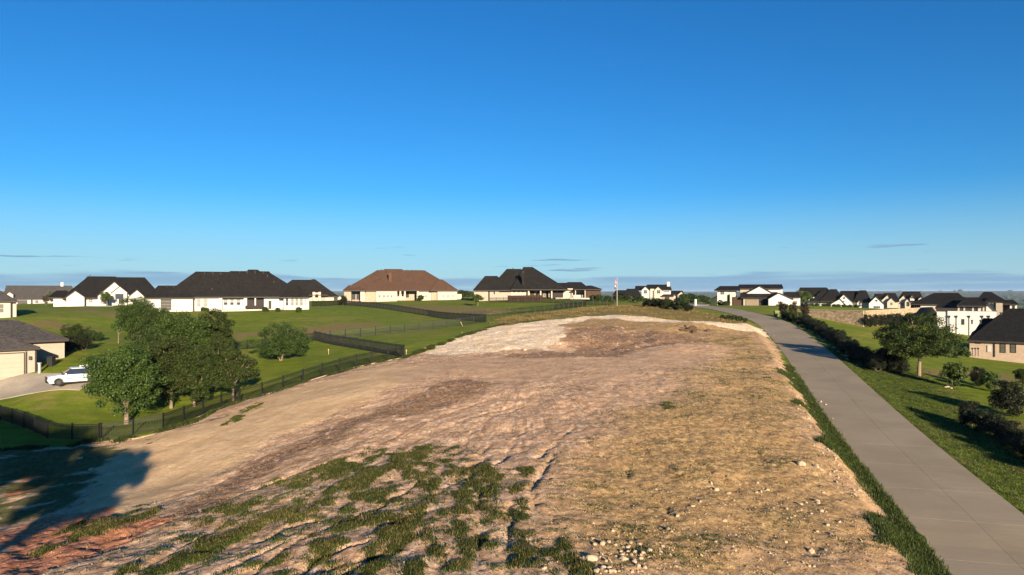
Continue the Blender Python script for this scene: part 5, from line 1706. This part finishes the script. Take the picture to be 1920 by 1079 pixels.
# low concrete kerb under the lot fence
def kerb():
    P = [np.array(at(*p)) for p in [(215, 823, 56.6), (300, 812, 58.0), (440, 759, 66.8), (600, 709, 74.0), (700, 682, 80.0), (756, 671.5, 83.3)]]
    c = catmull([(p[0], p[1], 0) for p in P], 8)
    o = empty('kerb_wall', (c[0][0], c[0][1], zat(*c[0][:2])), 0, 'low pale concrete kerb wall along the foot of the lot fence', 'kerb')
    z0 = zat(*c[0][:2])
    for a, b in zip(c[:-1], c[1:]):
        za, zb = zat(*a[:2]), zat(*b[:2])
        d = (b - a)[:2]; d = d / np.hypot(*d); nrm = np.array([-d[1], d[0]]) * 0.06
        A = [(a[0] - c[0][0] + s * nrm[0], a[1] - c[0][1] + s * nrm[1]) for s in (-1, 1)]; B = [(b[0] - c[0][0] + s * nrm[0] - d[0] * .02, b[1] - c[0][1] + s * nrm[1] - d[1] * .02) for s in (-1, 1)]
        vv = [(*A[0], za - z0 - .3), (*A[1], za - z0 - .3), (*B[1], zb - z0 - .3), (*B[0], zb - z0 - .3), (*A[0], za - z0 + .08), (*A[1], za - z0 + .08), (*B[1], zb - z0 + .08), (*B[0], zb - z0 + .08)]
        MB().add(vv, [(0, 3, 2, 1), (4, 5, 6, 7), (0, 1, 5, 4), (1, 2, 6, 5), (2, 3, 7, 6), (3, 0, 4, 7)]).build('kerb_block', mat('weathered_kerb_concrete', (0.36, 0.26, 0.155), 0.9, 0.2, 1.5), o)


kerb()


# ------------------------------------------------------------------ paved areas draped on the ground
def drape(name, label, quad, m, n=10, k=10, off=0.05):
    q = [np.array(at(*p)) for p in quad]
    V = []; Fc = []
    for i in range(n + 1):
        for j in range(k + 1):
            s, t = i / n, j / k
            p = q[0] * (1 - s) * (1 - t) + q[1] * s * (1 - t) + q[2] * s * t + q[3] * (1 - s) * t
            V.append((p[0], p[1], zat(*p) + off))
    b = len(V)
    V += [(x, y, z - 0.25) for x, y, z in V]
    ix = lambda i, j: i * (k + 1) + j
    for i in range(n):
        for j in range(k):
            Fc.append((ix(i, j), ix(i + 1, j), ix(i + 1, j + 1), ix(i, j + 1)))
    rim = [ix(i, 0) for i in range(n + 1)] + [ix(n, j) for j in range(1, k + 1)] + [ix(i, k) for i in range(n - 1, -1, -1)] + [ix(0, j) for j in range(k - 1, 0, -1)]
    for a, c in zip(rim, rim[1:] + rim[:1]):
        Fc.append((a, a + b, c + b, c))
    me = mesh_np(name, np.array(V), Fc, False)
    me.materials.append(m)
    o = link(bpy.data.objects.new(name, me))
    o['kind'] = 'structure'
    return o


drape('driveway', '', [(-120, 750, 72.2), (150, 727, 72.6), (200, 706, 79), (40, 708, 79.5)], mat('driveway_concrete', (0.32, 0.275, 0.215), 0.9, 0.18, 0.5), 14, 14)
drape('forecourt', '', [(175, 584, 190), (212, 584, 190), (205, 571, 222), (160, 571, 222)], CONC, 8, 8)
drape('garden_path', '', [(1300, 576, 172), (1322, 575, 176), (1330, 574, 186), (1300, 573, 190)], CONC, 6, 6, 0.09)


# ------------------------------------------------------------------ stone retaining wall
def stone_wall():
    c = at(1620, 602, 140); l = at(1496, 590, 152); r = at(1764, 602, 178)
    m = bpy.data.materials.new('coursed_limestone')
    m.use_nodes = True
    t = NT(m.node_tree); t.n.clear()
    out = t.new('ShaderNodeOutputMaterial'); bs = t.new('ShaderNodeBsdfPrincipled', {'Roughness': 0.95, 'Specular IOR Level': 0.1})
    co = t.new('ShaderNodeTexCoord').outputs['Object']
    v = t.new('ShaderNodeTexVoronoi', {'Vector': t.mapping(co, (1.6, 1.6, 3.2)), 'Scale': 1.0, 'Randomness': 0.85})
    tone = t.new('ShaderNodeSeparateColor', {0: v.outputs['Color']}).outputs[0]
    cc = t.mix(tone, (0.24, 0.17, 0.105), (0.44, 0.335, 0.225))
    t.l.new(cc, bs.inputs['Base Color'])
    bp = t.new('ShaderNodeBump', {'Strength': 0.8, 'Distance': 0.06, 'Height': t.math('MULTIPLY', v.outputs['Distance'], -1.0)})
    t.l.new(bp.outputs[0], bs.inputs['Normal']); t.l.new(bs.outputs[0], out.inputs['Surface'])
    z0 = zat(*c)
    o = empty('retaining_wall', (c[0], c[1], z0), 0, 'long pale stone retaining wall above the sloping lawn', 'wall')
    ztop = ZC - (584 - HZ) * 140 / F - z0
    for (a, b, e) in ((l, c, 0.0), (c, r, 0.3)):
        n = 8
        mb = MB(); cp = MB()
        for i in range(n):
            p = [a[j] + (b[j] - a[j]) * i / n - c[j] for j in (0, 1)]; q = [a[j] + (b[j] - a[j]) * (i + 1) / n - c[j] for j in (0, 1)]
            d = np.array([q[0] - p[0], q[1] - p[1]]); L = np.hypot(*d); d /= L; nn = np.array([-d[1], d[0]]) * 0.3
            for (bb, zl, zh, w) in ((mb, -2.5, ztop, 1.0), (cp, ztop + .003, ztop + .12, 1.25)):
                vv = [(p[0] - nn[0] * w, p[1] - nn[1] * w, zl), (q[0] - nn[0] * w, q[1] - nn[1] * w, zl), (q[0] + nn[0] * w, q[1] + nn[1] * w, zl), (p[0] + nn[0] * w, p[1] + nn[1] * w, zl)]
                vv += [(x, y, zh) for x, y, _ in vv]
                bb.add(vv, [(0, 3, 2, 1), (4, 5, 6, 7), (0, 1, 5, 4), (1, 2, 6, 5), (2, 3, 7, 6), (3, 0, 4, 7)])
        mb.build('wall_face', m, o)
        cp.build('coping', ROCK, o)
    return c, l, r


stone_wall()


# ------------------------------------------------------------------ vehicles
PAINT_W = mat('white_car_paint', (0.74, 0.74, 0.73), 0.25, 0.02, 1, spec=0.5)
PAINT_N = mat('navy_car_paint', (0.020, 0.026, 0.045), 0.25, 0.05, 1, spec=0.5)
BLACKP = mat('black_plastic', (0.018, 0.018, 0.018), 0.6, 0.1, 4)
TYRE = mat('tyre_rubber', (0.02, 0.02, 0.02), 0.9, 0.15, 6)
RIM = mat('dark_rim', (0.06, 0.06, 0.062), 0.4, 0.2, 4, metal=0.7)
LAMPG = mat('lamp_lens', (0.55, 0.56, 0.58), 0.1, 0.05, 4, spec=0.8)
REDL = mat('red_lens', (0.25, 0.015, 0.012), 0.2, 0.05, 4)
DECAL = mat('teal_door_stripe', (0.22, 0.42, 0.36), 0.35, 0.3, 2)
CGLASS = mat('tinted_car_glass', (0.022, 0.030, 0.048), 0.05, 0.2, 0.6, spec=0.9)


def suv(label, loc, rz, paint, patrol=False):
    """front of the car at local +x"""
    o = empty('parked_car', (loc[0], loc[1], zat(*loc) + 0.06), rz, label, 'car')
    st = [(2.52, .70, .34, .74), (2.46, .86, .30, .90), (2.25, .94, .27, 1.00), (1.7, .98, .26, 1.07), (1.05, 1.0, .26, 1.13), (0, 1.0, .26, 1.14), (-1.5, 1.0, .26, 1.15), (-2.2, .97, .28, 1.15), (-2.45, .90, .32, 1.12), (-2.52, .84, .40, 1.0)]
    V = []; Fc = []
    for (x, w, zl, zh) in st:
        V += [(x, -w * .9, zl), (x, -w, zl + .2), (x, -w * 1.0, zh - .16), (x, -w * .92, zh), (x, w * .92, zh), (x, w * 1.0, zh - .16), (x, w, zl + .2), (x, w * .9, zl)]
    for i in range(len(st) - 1):
        for k_ in range(8):
            a = i * 8 + k_; b = i * 8 + (k_ + 1) % 8
            Fc.append((a, b, b + 8, a + 8))
    Fc.append(tuple(range(8))[::-1]); Fc.append(tuple(range((len(st) - 1) * 8, len(st) * 8)))
    MB().add(V, Fc).build('body', paint, o, False, 0.03)
    # cabin glass
    lo, hi = 1.13, 1.70
    xb0, xb1, xt0, xt1, wb, wt = 1.20, -2.40, 0.42, -2.08, .91, .74
    gv = [(xb0, -wb, lo), (xb0, wb, lo), (xb1, wb, lo), (xb1, -wb, lo), (xt0, -wt, hi), (xt0, wt, hi), (xt1, wt, hi), (xt1, -wt, hi)]
    MB().add(gv, [(0, 3, 2, 1), (4, 5, 6, 7), (0, 1, 5, 4), (1, 2, 6, 5), (2, 3, 7, 6), (3, 0, 4, 7)]).build('window_glass', CGLASS, o)
    rf = MB()
    rf.add([(xt0 + .06, -wt - .02, hi), (xt0 + .06, wt + .02, hi), (xt1 - .12, wt + .02, hi), (xt1 - .12, -wt - .02, hi), (xt0 - .15, -wt + .10, hi + .08), (xt0 - .15, wt - .10, hi + .08), (xt1 + .1, wt - .10, hi + .07), (xt1 + .1, -wt + .10, hi + .07)],
           [(0, 3, 2, 1), (4, 5, 6, 7), (0, 1, 5, 4), (1, 2, 6, 5), (2, 3, 7, 6), (3, 0, 4, 7)])
    rf.build('roof', paint, o, False, 0.02)
    for s in (-1, 1):
        for (xb, xt, wd) in ((1.16, .40, .10), (0.05, -.02, .08), (-1.05, -1.0, .09), (-2.2, -1.95, .30)):
            MB().bar((xb, s * (wb + .012), lo - .02), (xt, s * (wt + .012), hi + .01), .03, wd).build('pillar', paint if not patrol else BLACKP, o)
        MB().box(.82, 1.0, min(s * 1.0, s * 1.18), max(s * 1.0, s * 1.18), 1.12, 1.30).build('mirror', paint, o, False, 0.03)
        MB().add([(2.38, s * .50, .80), (2.49, s * .55, .66), (2.30, s * .935, .72), (2.10, s * .965, .86), (2.36, s * .52, .90), (2.12, s * .955, .93)], [(0, 1, 2, 3), (0, 3, 5, 4), (0, 4, 1), (2, 5, 3), (1, 4, 5, 2)]).build('headlight', LAMPG, o)
        MB().box(-2.49, -2.36, min(s * .60, s * .93), max(s * .60, s * .93), .82, 1.02).build('tail_light', REDL, o)
        MB().box(1.35, -1.5, min(s * .985, s * 1.018), max(s * .985, s * 1.018), .25, .36).build('sill', BLACKP, o)
        for (x0, x1) in ((-.02, .98), (-1.05, -.08)):
            dr = MB().box(x0, x1, min(s * .99, s * 1.006), max(s * .99, s * 1.006), .40, 1.06).build('door', paint, o)
            MB().box(x0 + .08, x0 + .28, min(s * 1.006, s * 1.04), max(s * 1.006, s * 1.04), .95, .99).build('handle', paint, dr)
            if patrol:
                MB().add([(x0 + .03, s * 1.008, .55), (x1 - .03, s * 1.008, .62), (x1 - .03, s * 1.008, .90), (x0 + .03, s * 1.008, .72), (x0 + .03, s * 1.012, .55), (x1 - .03, s * 1.012, .62), (x1 - .03, s * 1.012, .90), (x0 + .03, s * 1.012, .72)],
                         [(0, 1, 2, 3), (4, 7, 6, 5), (0, 4, 5, 1), (1, 5, 6, 2), (2, 6, 7, 3), (3, 7, 4, 0)]).build('door_stripe', DECAL, dr)
        for x in (1.55, -1.50):
            w_ = MB().tube([(x, s * .76, .38), (x, s * .80, .38), (x, s * 1.0, .38), (x, s * 1.02, .38)], [.34, .385, .385, .34], 20).build('wheel', TYRE, o)
            MB().tube([(x, s * 1.0, .38), (x, s * 1.03, .38)], [.25, .22], 14).build('rim', RIM, w_)
            arc = MB()
            for k_ in range(9):
                a0, a1 = math.pi * k_ / 9, math.pi * (k_ + 1) / 9
                arc.bar((x + .43 * math.cos(a0), s * 1.0, .38 + .43 * math.sin(a0)), (x + .43 * math.cos(a1), s * 1.0, .38 + .43 * math.sin(a1)), .04, .07)
            arc.build('wheel_arch', BLACKP, o)
    MB().box(2.40, 2.545, -.48, .48, .62, .86).build('grille', BLACKP, o)
    MB().box(2.30, 2.60, -.84, .84, .32, .50).build('bumper', BLACKP, o, False, 0.03)
    MB().box(2.605, 2.615, -.26, .26, .42, .52).build('number_plate', FRAME, o)
    if patrol:
        pb = MB()
        for y in (-.30, .30):
            pb.tube([(2.62, y, .30), (2.66, y, .62), (2.60, y, .95)], [.035] * 3, 6)
        for z in (.45, .70, .93):
            pb.tube([(2.66, -.42, z), (2.66, .42, z)], [.03] * 2, 6)
        pb.build('push_bar', BLACKP, o)
        MB().box(1.15, 1.25, -.95, -.88, 1.18, 1.32).build('spotlight', BLACKP, o)
    return o


d = at(136, 722, 74)
suv('white patrol car with black push bar parked on the driveway', (d[0], d[1] + 0.4), math.radians(180 + 38), PAINT_W, True)
d = at(198, 706, 79.5)
suv('second white car behind the patrol car, mostly hidden by the tree', d, math.radians(180 + 10), PAINT_W)

# ------------------------------------------------------------------ flagpole with two flags
def flagpole():
    x, y = at(1157, 571, 160)
    s = 160 / F
    z0 = zat(x, y)
    o = empty('flagpole', (x, y, z0), 0, 'white flagpole flying two flags at the head of the lot', 'flagpole')
    H = ZC - (523 - HZ) * s - z0
    MB().tube([(0, 0, -.3), (0, 0, H * .5), (0, 0, H)], [.08, .065, .045], 8).build('pole', FRAME, o, True)
    MB().tube([(0, 0, H), (0, 0, H + .05), (0, 0, H + .17), (0, 0, H + .22)], [.04, .11, .11, .03], 8).build('finial', STAKE, o)
    red = mat('flag_red', (0.26, 0.025, 0.035), 0.8, 0.08); wht = mat('flag_white', (0.42, 0.41, 0.41), 0.8, 0.05); blu = mat('flag_blue', (0.025, 0.045, 0.16), 0.8, 0.08)

    def cloth(u0, u1, v0, v1, ztop, L, hgt, yo=0.0, n=8):
        """strip of a hanging, slightly furled flag; u along the fly (to the left), v down"""
        mb = MB()
        g = []
        for i in range(n + 1):
            u = u0 + (u1 - u0) * i / n
            for v in (v0, v1):
                xx = -.07 - u * L * .88
                yy = .16 * math.sin(u * 7 + v) * u + yo
                zz = ztop - v * hgt - .22 * u * u * L
                g.append((xx, yy, zz))
        mb.add([(a, b - .004, c) for a, b, c in g] + [(a, b + .004, c) for a, b, c in g],
               [(2 * i, 2 * i + 1, 2 * i + 3, 2 * i + 2) for i in range(n)] + [(2 * i + 2 + 2 * (n + 1), 2 * i + 3 + 2 * (n + 1), 2 * i + 1 + 2 * (n + 1), 2 * i + 2 * (n + 1)) for i in range(n)])
        return mb
    zt1 = H - .15
    f1 = cloth(0, 1, 0, 1, zt1, 0.72, 1.0).build('stars_and_stripes_flag', wht, o)
    for i in range(0, 13, 2):
        for yo in (-.007, .007):
            cloth(0, 1, i / 13, (i + 1) / 13, zt1, 0.72, 1.0, yo).build('stripe', red, f1)
    for yo in (-.014, .014):
        cloth(0, .42, 0, 7 / 13, zt1, 0.72, 1.0, yo).build('canton', blu, f1)
    st = MB()
    for r_ in range(5):
        for c_ in range(6):
            u = .04 + .36 * (c_ + .5) / 6; v = (r_ + .5) / 5 * 7 / 13
            xx = -.07 - u * 0.72 * .88; zz = zt1 - v * 1.0 - .22 * u * u * 0.72; yy = .16 * math.sin(u * 7 + v) * u
            st.box(xx - .018, xx + .018, yy - .022, yy + .022, zz - .018, zz + .018)
    st.build('star', wht, f1)['kind'] = 'stuff'
    zt2 = zt1 - 1.3
    f2 = cloth(0, 1, 0, 1, zt2, 0.66, .9).build('lone_star_flag', wht, o)
    for yo in (-.007, .007):
        cloth(0, .34, 0, 1, zt2, 0.66, .9, yo).build('blue_band', blu, f2)
        cloth(.34, 1, .5, 1, zt2, 0.66, .9, yo).build('red_band', red, f2)
    pts = [(math.sin(2 * math.pi * k_ / 10) * (.085 if k_ % 2 == 0 else .034), math.cos(2 * math.pi * k_ / 10) * (.085 if k_ % 2 == 0 else .034)) for k_ in range(10)]
    u = .17; xx = -.07 - u * 0.66 * .88; zz = zt2 - .5 * .9 - .22 * u * u * 0.66; yy = .16 * math.sin(u * 7 + .5) * u
    MB().prism([(xx + a, zz + b) for a, b in pts], 'y', yy - .03, yy + .03).build('star', wht, f2)


flagpole()


# ------------------------------------------------------------------ rocks
def rock_mesh(seed, sub=2):
    r = random.Random(seed)
    bm = bmesh.new()
    bmesh.ops.create_icosphere(bm, subdivisions=sub, radius=1.0)
    ax = [Vector((r.gauss(0, 1), r.gauss(0, 1), r.gauss(0, 1))).normalized() for _ in range(7)]
    dd = [r.uniform(.55, .85) for _ in ax]
    for v in bm.verts:
        for a, q in zip(ax, dd):
            e = v.co.dot(a) - q
            if e > 0: v.co -= a * e
        v.co += Vector((r.uniform(-.04, .04), r.uniform(-.04, .04), r.uniform(-.04, .04)))
        v.co.z *= .72
    me = bpy.data.meshes.new('rock'); bm.to_mesh(me); bm.free()
    me.materials.append(ROCK)
    return me


RM = [rock_mesh(i, 1 if i > 3 else 2) for i in range(8)]
RM_C = []
for i in range(4):
    q = RM[i].copy(); q.materials.clear(); q.materials.append(CLOD); RM_C.append(q)


def rock(px, py, size_px, label, group=None, me=None, name='rock'):
    p = GF(px, py)
    s = size_px / F * p[1] / 2
    o = bpy.data.objects.new(name, me or random.choice(RM))
    o.location = (p[0], p[1], p[2] + s * .2)
    o.rotation_euler = (random.uniform(-.3, .3), random.uniform(-.3, .3), random.uniform(0, 6.28))
    o.scale = (s * random.uniform(.9, 1.4), s * random.uniform(.8, 1.1), s * random.uniform(.8, 1.2))
    link(o)
    return tag(o, label, 'rock', group)


GR = 'loose limestone rocks on the near slope'
for (px, py, s, lb) in [(1109, 1051, 22, 'blocky pale limestone rock, biggest at the edge of the rock spill'), (1168, 1050, 20, 'upright pale limestone rock in the middle of the rock spill'), (1130, 1022, 14, 'pale rock above the rock spill'),
                        (1196, 1063, 13, 'rounded pale rock at the outer side of the rock spill'), (1522, 1036, 18, 'pale rock with a dark hollow behind it on the stony slope'),
                        (1530, 876, 14, 'flat white slab of limestone high on the stony slope'), (1502, 872, 16, 'long white slab of limestone high on the stony slope')]:
    rock(px, py, s, lb)
r_ = random.Random(5)
for i in range(60):
    a = r_.gauss(0, 1); b = r_.gauss(0, 1)
    rock(1160 + a * 38, min(1072, 1045 + b * 20), r_.uniform(5, 12), 'small pale limestone rock in the rock spill', 'small rocks of the rock spill')
for i in range(130):
    px = r_.uniform(1230, 1740); py = r_.uniform(900, 1070)
    if px > 1560 + (py - 900) * .85 + 20: continue
    rock(px, py, 3.5 + 7 * r_.random() ** 2, 'loose pale limestone rock on the near stony slope', GR)
for i in range(80):
    t_ = r_.random()
    rock(1480 + 130 * t_ + r_.gauss(0, 14), 700 + 230 * t_ + r_.gauss(0, 12), r_.uniform(3, 7), 'pale stone along the broken bank above the road', 'stones of the bank above the road')
for i in range(14):
    Y = 82 + i * 3.3
    j = int(np.searchsorted(ROAD[:, 1], Y))
    x = ROAD[j, 0] + hw + 1.35 + r_.uniform(-.2, .2)
    o = bpy.data.objects.new('border_stone', r_.choice(RM)); s = r_.uniform(.18, .34)
    o.location = (x, Y, zat(x, Y) + s * .2); o.scale = (s * 1.3, s, s); o.rotation_euler = (0, 0, r_.uniform(0, 6)); link(o)
    tag(o, 'white border stone between the road and the long hedge', 'stone', 'white stones edging the long hedge')
for (px, py, s, lb) in [(150, 861, 12, 'white stone lying in the shaded hollow'), (172, 882, 12, 'white block beside the shaded hollow'), (150, 945, 16, 'tan boulder standing at the rim of the shaded hollow'), (985, 657, 10, 'white block on the chalk edge by the fence corner'), (1776, 727, 9, 'pale rock below the tall bright green shrub'), (1783, 729, 7, 'small pale rock next to the one below the green shrub')]:
    rock(px, py, s, lb)


def rubble():
    p = GF(1292, 621)
    o = empty('rubble_pile', tuple(p), 0, 'heap of dark earth clods dug out of the pad', 'rubble')
    r = random.Random(9)
    for i in range(26):
        c = bpy.data.objects.new('clod', r.choice(RM_C))
        a = r.gauss(0, 1.0); b = r.gauss(0, .5)
        s = r.uniform(.2, .5)
        c.location = (a, b, zat(p[0] + a, p[1] + b) - p[2] + s * .2 + max(0, .6 - abs(a) * .5) * r.random())
        c.scale = (s * 1.3, s, s * .9); c.rotation_euler = (r.uniform(-.5, .5), r.uniform(-.5, .5), r.uniform(0, 6))
        link(c, o)


rubble()


# gravel: thousands of small stones
def gravel(name, label, mask, count, smin, smax, box, seed, m, power=1.4):
    r = np.random.default_rng(seed)
    y = box[2] + (box[3] - box[2]) * r.uniform(0, 1, count * 6) ** power
    x = r.uniform(box[0], box[1], count * 6)
    ok = (np.abs(x) < 0.8 * y + 2) & (r.uniform(0, 1, len(x)) < samp(mask, x, y))
    x, y = x[ok][:count], y[ok][:count]
    n = len(x)
    bv = np.array([(1, 0, 0), (0, 1, 0), (-1, 0, 0), (0, -1, 0), (0, 0, .8), (0, 0, -.5)], float)
    bf = np.array([(0, 1, 4), (1, 2, 4), (2, 3, 4), (3, 0, 4), (1, 0, 5), (2, 1, 5), (3, 2, 5), (0, 3, 5)])
    s = smin + (smax - smin) * r.uniform(0, 1, n) ** 2.5
    a = r.uniform(0, 6.28, n)
    J = bv[None] * (1 + r.uniform(-.45, .45, (n, 6, 3)))
    ca, sa = np.cos(a)[:, None], np.sin(a)[:, None]
    V = np.stack([J[..., 0] * ca - J[..., 1] * sa, J[..., 0] * sa + J[..., 1] * ca, J[..., 2]], -1) * s[:, None, None]
    V += np.stack([x, y, zt(x, y) + s * .25], -1)[:, None, :]
    Fc = (bf[None] + (np.arange(n) * 6)[:, None, None]).reshape(-1, 3)
    me = mesh_np(name, V.reshape(-1, 3), Fc)
    me.materials.append(m)
    tag(link(bpy.data.objects.new(name, me)), label, 'gravel', None, 'stuff')


gm = np.clip((gold * 0.9 + 0.10) * lot * (1 - track) * (0.25 + 1.4 * np.clip(fbm(VX / 2.5, VY / 2.5, 95, 3) - 0.35, 0, 1)), 0, 1)
gravel('gravel', 'loose pale gravel over the stony slope', gm, 22000, 0.010, 0.05, (-22, 42, 22, 90), 3, mat('tan_gravel', (0.40, 0.285, 0.165), 0.95, 0.35, 1.5))
gravel('chalk_rubble', 'chalk rubble on the white bank', caliche * (VY > 80) * np.clip((nz1 - 0.42) * 4, 0, 1), 2600, 0.02, 0.11, (-20, 55, 82, 132), 4, ROCK, 1.0)
gravel('brown_clods', 'brown clods over the dug-out pad', np.clip(brown + 0.05 * lot, 0, 1) * (1 - track), 7000, 0.015, 0.08, (-22, 42, 24, 118), 5, mat('brown_clod', (0.19, 0.118, 0.07), 0.95, 0.3, 4), 1.0)


# ------------------------------------------------------------------ small things
def stake(px, py, h, label, lean=0.0):
    p = GF(px, py)
    o = bpy.data.objects.new('survey_stake', None)
    mb = MB().bar((0, 0, -.2), (lean, 0, h), .05, .05)
    mb.box(lean - .06, lean + .06, -.012, .012, h - .16, h - .02)
    s = mb.build('survey_stake', STAKE)
    s.location = tuple(p)
    bpy.data.objects.remove(o)
    tag(s, label, 'stake')


stake(616, 665, 0.75, 'pale survey stake standing on the lawn below the fence')
stake(868, 612, 0.7, 'leaning pale survey stake before the middle fence', -0.35)
stake(762, 668, 0.8, 'pale survey stake at the corner of the lot fence')


def simple_box_thing(name, label, cat, px, py, Y, w, d, hgt, m, m2=None, rz=0.0, lid=True):
    x, y = at(px, py, Y)
    o = empty(name, (x, y, zat(x, y)), rz, label, cat)
    MB().box(-w / 2, w / 2, -d / 2, d / 2, -.15, hgt).build('body', m, o, False, min(w, d, hgt) * .06)
    if lid: MB().box(-w / 2 - .04, w / 2 + .04, -d / 2 - .04, d / 2 + .04, hgt + .003, hgt + .09).build('lid', m2 or m, o)
    return o


simple_box_thing('stone_pillar', 'white pillar with cap beside the road crest', 'pillar', 1304, 573, 178, .5, .5, 1.55, W_STUCCO)
simple_box_thing('utility_box', 'green utility box beside the road near the modern house', 'utility box', 1456, 612, 139, .9, .7, 1.25, mat('utility_green', (0.10, 0.13, 0.035), 0.6, 0.15, 3), mat('utility_lid', (0.30, 0.28, 0.09), 0.6, 0.1, 3))
simple_box_thing('bollard_post', 'pale short post before the tan garage house', 'post', 74, 704, 79.5, .22, .22, 1.15, W_WHITE)
simple_box_thing('trash_bin', 'black bin in the shade of the tan garage house', 'bin', 96, 694, 82.5, .65, .75, 1.05, BLACKP)
for (px, Y, lb) in [(337, 157.5, 'grey air conditioner unit by the garage door of the long house'), (350, 157.5, 'pale air conditioner unit beside the grey one at the long house')]:
    o = simple_box_thing('air_conditioner', lb, 'air conditioner', px, 583, Y, .95, .95, .9, AC_GREY if px < 345 else FRAME, FASCIA)
# patio furniture under the long house's cover
for i, (px, lb) in enumerate([(467, 'dark patio sofa at the wide screen of the long house'), (480, 'dark patio chair by the column of the long house'), (489, 'dark patio chair at the end of the covered patio')]):
    x, y = at(px, 582, 160.5)
    z = HF.zb + HF.z(604, 0, 0)
    o = empty('patio_seat', (x, y, z), HF.yaw, lb, 'seat')
    w = 1.6 if i == 0 else .75
    MB().box(-w / 2, w / 2, -.35, .35, .22, .45).build('seat', W_DARK, o)
    MB().box(-w / 2, w / 2, .25, .36, .453, .92).build('backrest', W_DARK, o)
    for sx in (-1, 1):
        MB().box(sx * w / 2 - .06, sx * w / 2 + .06, -.35, .249, .453, .65).build('armrest', W_DARK, o)
        for sy in (-.3, .3): MB().box(sx * (w / 2 - .08) - .03, sx * (w / 2 - .08) + .03, sy - .03, sy + .03, 0, .218).build('leg', IRON, o)


# ------------------------------------------------------------------ the air
def haze():
    zlo = float(VZ.min()) - 1.0
    o = MB().box(-14200, 14200, -140, 16200, zlo, max(30.0, float(VZ.max()) + 2)).build('haze', None)
    m = bpy.data.materials.new('thin_blue_air')
    m.use_nodes = True
    t = NT(m.node_tree); t.n.clear()
    out = t.new('ShaderNodeOutputMaterial')
    v = t.new('ShaderNodeVolumePrincipled', {'Color': (0.6, 0.78, 1.0, 1), 'Density': 0.000035, 'Anisotropy': 0.0})
    t.l.new(v.outputs[0], out.inputs['Volume'])
    o.data.materials.append(m)
    tag(o, 'thin pale blue haze over the plain', 'haze', None, 'stuff')


haze()
